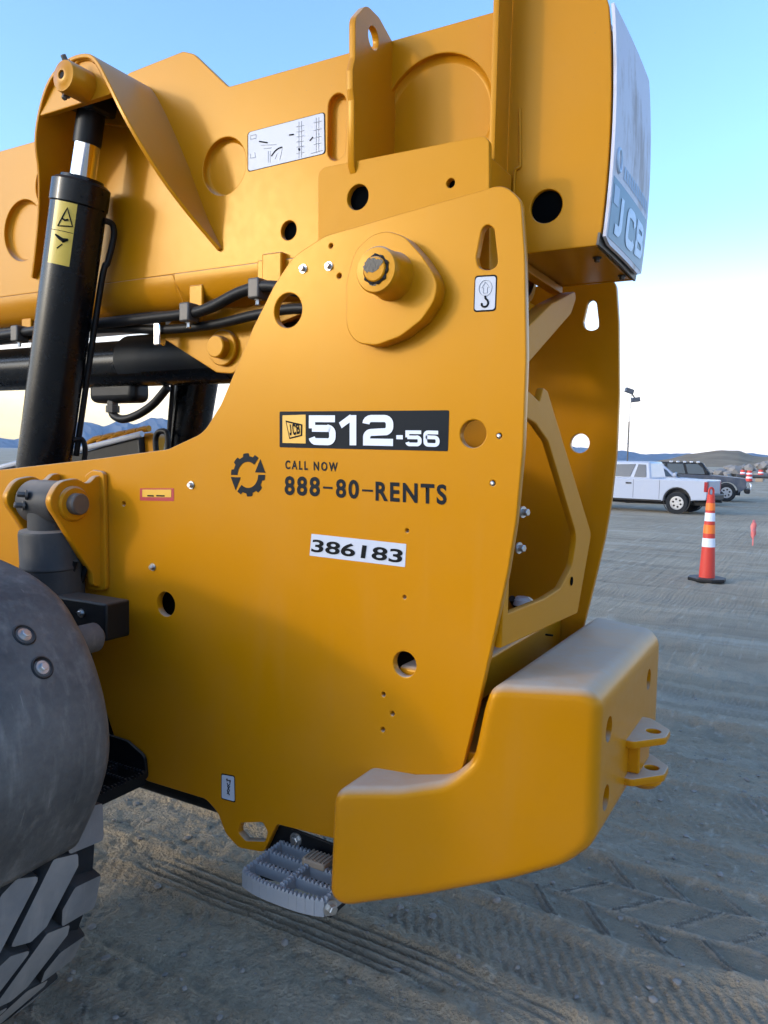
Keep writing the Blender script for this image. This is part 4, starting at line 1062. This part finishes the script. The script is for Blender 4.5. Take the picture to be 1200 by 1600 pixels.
stc = lathe('stabiliser_cylinder', [(.066,.03),(.068,.085),(.094,.09),(.097,.10),(.097,.20),(.099,.203),(.099,.211),(.096,.215),(.096,.75)], (cxm, cy_, pc2.z), axs, 'grey_cyl', T, 44)
for dz in (0.0,.07): hexbolt('grease_fitting', P(38+dz*60,790-dz*240,1,cy_-.07), (-.5,-1,.1), .010, .03, stc, 'steel')
hose('cylinder_pipe', [P(u, v, 1, -.10) for u, v in ((118,876),(112,900),(110,925),(104,950))], .009, 'blackmatt', T)
hose('cylinder_pipe', [P(u, v, 1, -.06) for u, v in ((136,880),(128,905),(118,930),(112,960))], .009, 'blackmatt', T)
bb0 = P(104,932,1,-.17); 
bxk = box('black_box', (P(100,940,1,-.17).x-.05, -.17, P(166,1003,1,-.17).z), (P(165,940,1,-.17).x, -.075, P(166,944,1,-.17).z), 'blackmatt', T, .008, 3)
hexbolt('bolt', P(127,958,1,-.17), (0,-1,0), .009, .010, bxk)

# ---- fender -------------------------------------------------------------------------------
yfi = -.50; yfo = -.93
fp = [(140,1312),(163,1262),(180,1212),(187,1160),(180,1095),(162,1030),(138,975),(106,925),(62,890),(0,862),(-70,840)]
prof = [P(u, v, 1, yfi) for u, v in fp]
prof = smooth_path([Vector((p.x, 0, p.z)) for p in prof], 4)
xc_w = -2.225
tail = prof[-1]; 
for k in range(1, 12):                                               # over the top of the wheel and down the front
    a = math.radians(60+k*11); prof.append(Vector((xc_w+.80*math.cos(a), 0, .70+.80*math.sin(a)*.92)))
prof = [p for i, p in enumerate(prof) if i == 0 or (p-prof[i-1]).length > .01]
rr = .055; ysec = [(yfi+.0, -rr*1.9), (yfi+.0, -rr)]+[(yfi-rr+rr*math.cos(a), -rr+rr*math.sin(a)) for a in np.linspace(.25, PI/2, 6)]
ysec += [(yfi-.20, .006), (yfi-.36, .004)]+[(yfo+rr+rr*math.cos(a), -rr+rr*math.sin(a)) for a in np.linspace(PI/2, PI, 6)]+[(yfo, -rr*1.9)]
V = []; Fc = []; m_ = len(ysec); cw0 = Vector((xc_w, 0, .70)); L_ = len(prof)
for i, p in enumerate(prof):
    d = prof[min(i+1, L_-1)]-prof[max(i-1, 0)]; nr = Vector((d.z, 0, -d.x)).normalized()
    if nr.dot(p-cw0) < 0: nr = -nr
    for y, o_ in ysec: V.append(Vector((p.x, y, p.z))+nr*o_)
for i in range(L_-1):
    for j in range(m_-1): a = i*m_+j; Fc.append((a, a+1, a+m_+1, a+m_))
fd = mobj('fender', V, Fc, 'fender', T, 55); fd['label'] = 'scuffed dark plastic rear mudguard'
so = fd.modifiers.new('thick', 'SOLIDIFY'); so.thickness = .010; so.offset = -1
def on_fender(u, v):
    d = _f+_r*((u-600)/F)-_u*((v-800)/F); best = None
    from mathutils.geometry import intersect_ray_tri
    for f in fd.data.polygons:
        vv = [fd.data.vertices[i].co for i in f.vertices]
        for t3 in ((0,1,2),(0,2,3)):
            h_ = intersect_ray_tri(vv[t3[0]], vv[t3[1]], vv[t3[2]], d, EYE, True)
            if h_ is not None and (h_-EYE).dot(d) > 0 and (best is None or (h_-EYE).length < best[0]): best = ((h_-EYE).length, h_, f.normal.copy())
    return best
for u, v in ((38,992),(66,1043)):
    hit = on_fender(u, v)
    if hit:
        nn = hit[2] if hit[2].dot(EYE-hit[1]) > 0 else -hit[2]
        lathe('washer', [(.027,-.004),(.027,.0015),(.024,.003),(.019,-.0005),(.014,-.0005),(.0,-.0005)], hit[1], nn, 'blackmatt', fd, 28)
        hexbolt('bolt', hit[1]+nn*.0, nn, .010, .011, fd, 'zinc', True)
rod('fender_mount', P(112,1004,1,-.40)+Vector((0,-.10,0)), P(112,1004,1,-.40)+Vector((.0,.09,0)), .040, 'fender', T, 32, .02)

# ---- rear wheel ------------------------------------------------------------------------------
RW = .69; WC = Vector((xc_w, 0, .675)); ti, to = -.43, -.89; tc = (ti+to)/2; tw = abs(ti-to)
wh = lathe('wheel', [(.02,-.10),(.20,-.10),(.20,-.02),(.30,.0),(.335,.12),(.345,.16)], WC+Vector((0,tc,0)), (0,-1,0), 'paint', T, 40)
h2 = tw/2
car = [(.34,-h2+.03),(.40,-h2-.005),(.52,-h2-.02),(.62,-h2-.008),(.655,-h2+.012),(RW-.040,-h2+.03),(RW-.036,0),(RW-.040,h2-.03),(.655,h2-.012),(.62,h2+.008),(.52,h2+.02),(.40,h2+.005),(.34,h2-.03)]
V = []; Fc = []; n_ = 96
for r, h in car:
    for k in range(n_): a = 2*PI*k/n_; V.append((WC.x+r*math.cos(a), tc-h, WC.z+r*math.sin(a)))
for i in range(len(car)-1):
    for k in range(n_): Fc.append((i*n_+k, i*n_+(k+1) % n_, (i+1)*n_+(k+1) % n_, (i+1)*n_+k))
ty = mobj('tyre', V, Fc, 'rubber', wh, 50)
# tread blocks: outline in (s along the tread, t across), wrapped over the carcass
def block_mesh(name, ring, base=RW-.045, top=RW, shoulder=None):
    ring = fillet(ring, 2); V = []; n_ = len(ring)
    def pt(s, t, r):
        a = s/RW; e_ = max(0, abs(t)-(tw/2-.06)); r2 = r-e_*e_*4.0
        return Vector((r2*math.cos(a), -t, r2*math.sin(a)))
    cs = sum(p[0] for p in ring)/n_; ct = sum(p[1] for p in ring)/n_
    for sc_, r in ((1.05,base),(1.0,top-.004),(.975,top)):
        V += [pt(cs+(s-cs)*sc_, ct+(t-ct)*sc_, r) for s, t in ring]
    Fc = [(k*n_+j, k*n_+(j+1) % n_, (k+1)*n_+(j+1) % n_, (k+1)*n_+j) for k in (0, 1) for j in range(n_)]
    # fan cap so that it follows the curve
    V.append(pt(cs, ct, top)); c_i = 3*n_
    Fc += [(2*n_+j, 2*n_+(j+1) % n_, c_i) for j in range(n_)]
    me = bpy.data.meshes.new(name); me.from_pydata([tuple(v) for v in V], [], Fc); finish(me, 25); me.materials.append(M['tread']); me.materials.append(M['rubber'])
    for pl in me.polygons:
        if len(pl.vertices) == 4 and pl.index < 2*n_ and abs(pl.normal.dot(Vector((pl.center.x, 0, pl.center.z)).normalized())) < .6: pl.material_index = 1
    return me
NB = 22; ps = 2*PI*RW/NB; hw = tw/2
shb = [(.044,0),(-.056,0),(-.038,.118),(.017,.126),(.064,.094)]
ctb = [(.170,.161),(.152,.089),(.119,.087),(-.009,.166),(-.028,.205),(-.006,.265)]
def rot(r): return [(-a, 2*hw-b_) for a, b_ in r]
def tb_(r): return [(a, b_-hw, .010) for a, b_ in r]
blocks = [block_mesh('tread_block', tb_(x)) for x in (shb, ctb, rot(ctb), rot(shb))]
offs = [0, 0, -.057/ps, -.057/ps]
for bi, bmes in enumerate(blocks):
    for k in range(NB):
        o = bpy.data.objects.new('tread_block', bmes); COL.objects.link(o); o.parent = wh
        o.location = Vector((WC.x, tc, WC.z)); o.rotation_euler = (0, -(k+offs[bi]+.15)*2*PI/NB, 0)
for k in range(8):
    a = 2*PI*k/8; hexbolt('wheel_nut', WC+Vector((.13*math.cos(a), tc+.10, .13*math.sin(a))), (0,-1,0), .016, .02, wh, 'steel')

# ---- engine cover and cab side seen through the gap ---------------------------------------------
ec = [XZ(u, v, 1.06) for u, v in ((-80,752),(30,727),(130,706),(216,682),(222,760),(-80,800))]
ep = slab('engine_cover', ec, [], on_y(1.06), .7, 'blackmatt', T, .01)
ek = P(235,690,1,1.12); 
slab('cover_end', fillet([(P(212,700,1,1.1).x,1.30),(P(212,690,1,1.1).x,P(212,679,1,1.1).z,.02),(P(243,676,1,1.1).x,P(243,674,1,1.1).z,.05),(P(262,700,1,1.1).x,1.30)], 4), [], on_y(1.10), .6, 'paint_flat', T, .012)
ca, cb = P(130,706,1,1.05), P(222,678,1,1.05)
hose('cover_edge', [P(-60,746,1,1.05), P(30,723,1,1.05), P(130,701,1,1.05), P(222,678,1,1.05)], .016, 'sticker', T, 8, 3)
for k in range(5):
    u0 = 136+k*18; o_ = P(u0, 695-k*3.6, 1, 1.12); e_ = P(u0+25, 684-k*3.6, 1, 1.12)
    hose('louvre', [o_, (o_+e_)/2+Vector((0,0,.012)), e_], .017, 'paint_flat', T, 8, 2)

# ================================================================== BACKGROUND THINGS
def frame_at(u, v, heading_deg):
    p = P(u, v, 2, 0); return Vector((p.x, p.y, 0)), math.radians(heading_deg)
def wheel_part(root, x, y, r, wdt, side_, name='wheel'):
    w_ = lathe(name, [(r*.60,-wdt/2),(r*.92,-wdt/2),(r,-wdt*.35),(r,wdt*.35),(r*.92,wdt/2),(r*.62,wdt/2),(r*.60,wdt*.30),(.0,wdt*.30)], (x, y, r), (0, side_, 0), 'rubber', None, 32)
    w_.parent = root
    rim = lathe('rim', [(r*.60,wdt*.30),(r*.60,wdt*.46),(r*.54,wdt*.47),(r*.50,wdt*.36),(r*.2,wdt*.36),(r*.16,wdt*.42),(0,wdt*.42)], (x, y, r), (0, side_, 0), 'alloy', None, 32)
    rim.parent = w_
    for k in range(6):
        a = k*PI/3+.3; c = Vector((x+r*.35*math.cos(a), y+side_*wdt*.37, r+r*.35*math.sin(a)))
        h_ = lathe('rim_opening', [(r*.10,0),(r*.10,.004),(0,.004)], c, (0,side_,0), 'car_black', None, 12); h_.parent = w_
    return w_
def side_shell(name, outline, half, mat, root, bev=.05, arches=()):
    """body side outline (x,z) swept across the car"""
    pts = outline; V = [(x, -half, z) for x, z in pts]+[(x, half, z) for x, z in pts]; n_ = len(pts)
    Fc = [tuple(range(n_)), tuple(range(2*n_-1, n_-1, -1))]+[(i, (i+1) % n_, n_+(i+1) % n_, n_+i) for i in range(n_)]
    o = mobj(name, V, Fc, mat, None, 40); o.parent = root; bevel_mod(o, bev, 3, 30); return o
def arch(cx, r, z0, n=10): return [(cx-r*math.cos(PI*k/n), z0+r*math.sin(PI*k/n)) for k in range(n+1)]
def greenhouse(name, bot, top, zb_, zt_, hb, ht, mat, root):
    """bot/top: (x rear, x front)"""
    V = [(bot[0],-hb,zb_),(bot[1],-hb,zb_),(bot[1],hb,zb_),(bot[0],hb,zb_),(top[0],-ht,zt_),(top[1],-ht,zt_),(top[1],ht,zt_),(top[0],ht,zt_)]
    o = mobj(name, V, [(0,3,2,1),(4,5,6,7),(0,1,5,4),(2,3,7,6),(1,2,6,5),(3,0,4,7)], mat, None, 40); o.parent = root; bevel_mod(o, .07, 4, 30); return o
def pane(name, pts, root, mat='glass', th=.012):
    pts = [Vector(p) for p in pts]; n = (pts[1]-pts[0]).cross(pts[2]-pts[0]).normalized()*th
    c = sum(pts, Vector())/len(pts)
    V = [p-n for p in pts]+[p+n for p in pts]; k = len(pts)
    o = mobj(name, V, [tuple(range(k)), tuple(range(2*k-1, k-1, -1))]+[(i, (i+1) % k, k+(i+1) % k, k+i) for i in range(k)], mat, None, 0); o.parent = root; return o
def gh_pt(bot, top, zb_, zt_, hb, ht, s, t, side_, off=.012):
    """point on the slanted side of a greenhouse; s along, t up"""
    x = (bot[0]+(bot[1]-bot[0])*s)*(1-t)+(top[0]+(top[1]-top[0])*s)*t
    y = (hb*(1-t)+ht*t+off)*side_; return (x, y, zb_+(zt_-zb_)*t)

def pickup(label, u, v, heading, body='car_white'):
    # origin: under the near rear wheel; x forward, y to the left of the vehicle
    loc, rz = frame_at(u, v, heading)
    left = Vector((-math.sin(rz), math.cos(rz), 0)); loc = loc-left*.72
    o = thing('pickup_truck', label, 'pickup truck', loc, None, rz); o.scale = (.9,.9,.9)
    r = .385
    pts = [(-.98,.62),(-.96,.52)]+[(-.52,.50)]+arch(0,.47,.46)+[(.52,.42),(3.10,.42)]+arch(3.60,.47,.46)+[(4.15,.42),(4.42,.50),(4.45,.85),(4.38,1.05),(3.0,1.18),(2.45,1.20),(.70,1.20),(-.98,1.20)]
    side_shell('body', pts, .95, body, o, .035)
    bot, top = (.92,3.10), (1.04,2.30)
    g_ = (bot, top, 1.17, 1.80, .90, .74)
    greenhouse('cab', *g_, body, o)
    for sd in (1, -1):
        q = lambda s, t: gh_pt(*g_, s, t, sd)
        pane('door_window', [q(.36,.12), q(.80,.12), q(.86,.80), q(.36,.84)], o)
        pane('quarter_window', [q(.08,.12), q(.29,.12), q(.29,.84), q(.10,.82)], o, 'glass')
        for (x0, x1) in ((1.52,1.525),(2.62,2.625),(.60,.606)):
            s_ = box('panel_gap', (x0,sd*.949-.004,.50), (x1+.006,sd*.949+.004,1.16), 'car_black', None, 0); s_.parent = o
        s_ = box('door_handle', (1.60,min(sd*.95,sd*.985),1.00), (1.80,max(sd*.95,sd*.985),1.05), 'car_black', None, .01); s_.parent = o
        t_ = box('tail_light', (-.99,min(sd*.78,sd*.955),.80), (-.88,max(sd*.78,sd*.955),1.15), 'lamp_red', None, .015); t_.parent = o
        s_ = box('rocker', (.52,min(sd*.90,sd*.953),.40), (3.10,max(sd*.90,sd*.953),.47), 'car_black', None, .01); s_.parent = o
        m_ = box('door_mirror', (2.50,min(sd*.96,sd*1.15),1.22), (2.62,max(sd*.96,sd*1.15),1.40), 'car_black', None, .03); m_.parent = o
        for xx in (0, 3.60):
            wheel_part(o, xx, sd*.80, r, .26, sd)
            h_ = lathe('wheel_arch', [(.462,0),(.462,.006),(.43,.006)], (xx, sd*.946, .46), (0, sd, 0), 'car_black', None, 32, 35, False); h_.parent = o
    s_ = box('wheel_well', (-.45,-.70,.35), (.45,.70,1.0), 'car_black', None, 0); s_.parent = o
    s_ = box('rear_bumper', (-1.12,-.90,.50), (-.99,.90,.70), 'car_black', None, .03); s_.parent = o
    s_ = box('tow_hitch', (-1.26,-.05,.42), (-1.05,.05,.52), 'car_black', None, .01); s_.parent = o
    s_ = box('tailgate', (-1.005,-.75,.72), (-.98,.75,1.18), body, None, .02); s_.parent = o
    s_ = box('underbody', (-.9,-.6,.30), (3.1,.6,.50), 'car_black', None, .02); s_.parent = o
    return o
pickup('white extended cab pickup truck parked nearest, its red tail light beside the striped cone', 1058, 803, 173)

def wagon(label, cat, u, v, heading, body, soft=False):
    """vehicle facing right; origin under its near front wheel"""
    loc, rz = frame_at(u, v, heading)
    right = Vector((math.sin(rz), -math.cos(rz), 0)); loc = loc-right*.80
    o = thing('parked_suv' if soft else 'parked_car', label, cat, loc, None, rz); o.scale = (.9,.9,.9)
    r = .42 if soft else .36
    zh = 1.12 if soft else 1.05
    pts = [(-3.55,.55)]+arch(-2.75,r+.08,r)[0:]+[(-2.2,.45),(-.55,.45)]+arch(0,r+.08,r)+[(.62,.50),(.82,.62),(.84,.95),(.74,zh-.02),(-.15,zh+.06),(-.85,zh+.10),(-3.55,zh+.10)]
    side_shell('body', pts, .86, body, o, .05)
    top = (-3.35,-1.45) if not soft else (-3.45,-1.10); bot = (-3.52,-.72)
    zt_ = 1.72 if not soft else 1.80
    g_ = (bot, top, zh+.07, zt_, .84, .70 if not soft else .78)
    greenhouse('cabin', *g_, 'car_black' if soft else body, o)
    q = lambda s, t, sd: gh_pt(*g_, s, t, sd)
    for sd in (1, -1):
        pane('front_window', [q(.66,.10,sd), q(.93,.10,sd), q(.95,.55,sd), q(.90,.86,sd), q(.68,.86,sd)], o)
        pane('rear_window', [q(.34,.10,sd), q(.62,.10,sd), q(.63,.86,sd), q(.34,.86,sd)], o)
        pane('quarter_window', [q(.06,.10,sd), q(.30,.10,sd), q(.30,.86,sd), q(.08,.86,sd)], o)
        for xx in (0, -2.75): wheel_part(o, xx, sd*.78, r, .26, sd)
        h_ = box('headlight', (.70,min(sd*.50,sd*.80),.72), (.86,max(sd*.50,sd*.80),.92), 'lamp_clear', None, .04); h_.parent = o
        m_ = box('door_mirror', (-.95,min(sd*.87,sd*1.05),zh+.14), (-.83,max(sd*.87,sd*1.05),zh+.30), 'car_black' if soft else body, None, .03); m_.parent = o
    f0 = [Vector((bot[1]+.02, y, zh+.13)) for y in (-.74, .74)]; f1 = [Vector((top[1]+.05, y, zt_-.06)) for y in (.60, -.60)]
    pane('windscreen', f0+f1, o, 'glass', .02)
    b_ = box('front_bumper', (.78,-.84,.40), (1.0,.84,.62), 'car_black', None, .05); b_.parent = o
    gr = box('grille', (.80,-.45,.66), (.865,.45,.92), 'car_black', None, .02); gr.parent = o
    ub = box('underbody', (-3.3,-.6,.30), (.6,.6,.50), 'car_black', None, .02); ub.parent = o
    if soft:
        for k in range(5):
            b = box('roof_light', (-2.55+k*.30,-.80,zt_-.03), (-2.40+k*.30,-.68,zt_+.05), 'lamp_clear', None, .02); b.parent = o
        b = box('bull_bar', (.98,-.70,.55), (1.06,.70,.85), 'lamp_clear', None, .03); b.parent = o
    return o
wagon('white car parked behind the white pickup truck, its windscreen showing above the truck bed', 'car', 1088, 790, 8, 'car_white')
wagon('dark blue off-roader with black top and big wheels, parked rightmost in front of the hill', 'off-roader', 1134, 784, 6, 'car_blue', True)

# tall striped cone -----------------------------------------------------------
cp = P(1104, 908, 2, 0); gzc = gz(cp.x, cp.y)
cone = thing('traffic_cone', 'tall orange channelizer cone with white and orange bands and a black base on the gravel', 'traffic cone', (cp.x, cp.y, gzc))
def conepart(name, r0, z0, r1, z1, mat, n=28):
    o = lathe(name, [(r0,z0),(r1,z1)], (0,0,0), (0,0,1), mat, None, n); o.parent = cone; return o
cuts_ = [(.04,.48,'orange'),(.48,.60,'white_band'),(.60,.665,'orange'),(.665,.785,'orange_band'),(.785,.835,'orange'),(.835,.95,'white_band'),(.95,.985,'orange'),(.985,1.085,'orange_band'),(1.085,1.20,'orange')]
rr_ = lambda z: .108-.058*z/1.2
for a, b_, mm in cuts_:
    off = .003 if 'band' in mm else 0
    conepart({'orange':'cone_body','white_band':'white_band','orange_band':'orange_band'}[mm], rr_(a)+off, a, rr_(b_)+off, b_, mm)
hd = bmesh.new(); tube_bm(hd, smooth_path([Vector((x, 0, z)) for x, z in ((-.030,1.18),(-.042,1.23),(-.032,1.275),(0,1.295),(.032,1.275),(.042,1.23),(.030,1.18))], 4), .014, 8)
h_ = bobj('handle', hd, 'orange', None); h_.parent = cone
h_.rotation_euler = (0, 0, .9)
bs = slab('base', fillet([(.255*math.cos(PI/8+k*PI/4), .255*math.sin(PI/8+k*PI/4), .03) for k in range(8)], 3), [], on_z(.055), .05, 'car_black', None, .008); bs.parent = cone

# pink lath ------------------------------------------------------------------------
lp_ = P(1176, 853, 2, 0)
fl = thing('marker_stake', 'short stake with a bright pink ribbon standing right of the striped cone', 'marker', (lp_.x, lp_.y, 0))
s_ = box('stake', (-.012,-.006,0), (.012,.006,.25), 'pink', None, .002); s_.parent = fl
V = []; 
for k in range(13):
    z = .14+.38*k/12; wdt = .055*math.sin(PI*(k+.6)/13.5)**.6
    for s2 in (-1, 1): V.append((wdt*s2, .018*math.sin(k*1.1+s2), z))
rb_ = mobj('ribbon', V, [(2*k, 2*k+1, 2*k+3, 2*k+2) for k in range(12)], 'pink', None, 60); rb_.parent = fl
so = rb_.modifiers.new('t', 'SOLIDIFY'); so.thickness = .006; fl.rotation_euler = (0, 0, math.radians(28))

# light tower ---------------------------------------------------------------------
lt = P(979, 748, 2, 0); d_ = Vector((lt.x, lt.y+1.743, 0)).normalized(); lt = Vector((0,-1.743,0))+d_*62
tw_ = thing('light_tower', 'slim portable light tower with two lamp heads rising behind the white pickup', 'light tower', lt, None, math.radians(20))
def ch_(o): o.parent = tw_; return o
ch_(box('trailer', (-.6,-.9,.4), (.6,.9,1.3), 'car_white', None, .06))
for sd in (-1,1): ch_(lathe('wheel', [(.30,-.09),(.32,0),(.30,.09)], (.0, sd*.98, .33), (0,1,0), 'rubber', None, 20))
ch_(rod('mast', (0,0,1.2), (0,0,4.6), .055, 'steel', None, 12)); ch_(rod('mast_section', (0,0,4.6), (.10,0,7.0), .035, 'alloy', None, 10))
zz = 1.65+62*(722-628)/1200
for (dx, dz, rx) in ((-.18,.42,.6),(.30,-.25,-.3)):
    b_ = ch_(box('lamp_head', (-.34,-.16,-.18), (.34,.16,.18), 'car_blue', None, .05)); b_.location = (.1+dx, 0, zz+dz); b_.rotation_euler = (0, rx*.5, .3)
ch_(rod('mast_top', (.10,0,7.0), (.16,0,zz+.2), .03, 'alloy', None, 10)); ch_(rod('lamp_arm', (-.1,0,zz+.45), (.42,0,zz-.2), .05, 'car_black', None, 10))

# barrels, rail and rocks along the far edge of the yard ---------------------------
cols = [(1160,751,'orange channelizer barrel left of the pair near the rock pile'),(1170,753,'orange channelizer barrel with a paler top, right of its twin'),(1188,750,'orange channelizer barrel beside the rock pile')]
for u, v, lb in cols:
    p = P(u, v, 2, 0)
    b_ = thing('traffic_barrel', lb, 'traffic barrel', (p.x, p.y, 0), 'orange barrels along the yard edge')
    for (r0, z0, r1, z1, mm) in ((.28,.04,.26,.30,'orange'),(.262,.30,.25,.45,'white_band'),(.25,.45,.235,.65,'orange'),(.237,.65,.22,.78,'white_band'),(.22,.78,.20,.98,'orange')):
        o = lathe('barrel_body' if mm == 'orange' else 'white_band', [(r0,z0),(r1,z1)], (0,0,0), (0,0,1), mm, None, 16); o.parent = b_
    o = lathe('base', [(.38,0),(.38,.05),(.3,.06)], (0,0,0), (0,0,1), 'car_black', None, 16); o.parent = b_
p0 = P(1150,752,2,0); p1 = P(1290,755,2,0)
pi_ = thing('pipe_run', 'long dark pipe lying on blocks along the yard edge behind the barrels', 'pipe', (p0.x, p0.y, 0))
o = rod('pipe', Vector((0,0,.45)), Vector((p1.x-p0.x, p1.y-p0.y, .45)), .16, 'steel', None, 16); o.parent = pi_
for k in range(5):
    t = (k+.3)/5; c = Vector(((p1.x-p0.x)*t, (p1.y-p0.y)*t, .15)); o = box('block', c-Vector((.3,.3,.15)), c+Vector((.3,.3,.15)), 'wood', None, .02); o.parent = pi_
bm = bmesh.new(); rr_c = P(1196, 746, 2, 0)
for k in range(90):
    a = random.random()*2*PI; d = random.random()**.6*7; s = random.uniform(.4,1.1)
    q_ = bmesh.ops.create_icosphere(bm, subdivisions=1, radius=1)
    mt_ = Matrix.Translation((rr_c.x+d*math.cos(a), rr_c.y+d*math.sin(a), max(.1, 1.9*(1-d/7))*random.uniform(.5,1))) @ Matrix.Rotation(random.random()*6, 4, 'Z') @ Matrix.Diagonal((s, s*.8, s*.6, 1))
    for v_ in q_['verts']: v_.co = mt_ @ (v_.co*random.uniform(.75,1.2))
rk = bobj('rock_pile', bm, 'stone', None, 30); rk['label'] = 'grey rock pile at the right edge before the brown hill'; rk['category'] = 'rock pile'; rk['kind'] = 'stuff'

# ================================================================== HAZE
hz = bpy.data.materials.new('haze_air'); hz.use_nodes = True; t = hz.node_tree; t.nodes.remove(t.nodes['Principled BSDF'])
pv = t.nodes.new('ShaderNodeVolumePrincipled'); pv.inputs['Color'].default_value = (.38,.62,1,1); pv.inputs['Density'].default_value = .00018; pv.inputs['Anisotropy'].default_value = .0
t.links.new(pv.outputs[0], t.nodes['Material Output'].inputs['Volume'])
hb = bmesh.new(); box_bm(hb, (0,0,74), (9400,9400,152)); hzo = bobj('haze', hb, hz, None, 0); hzo['kind'] = 'stuff'
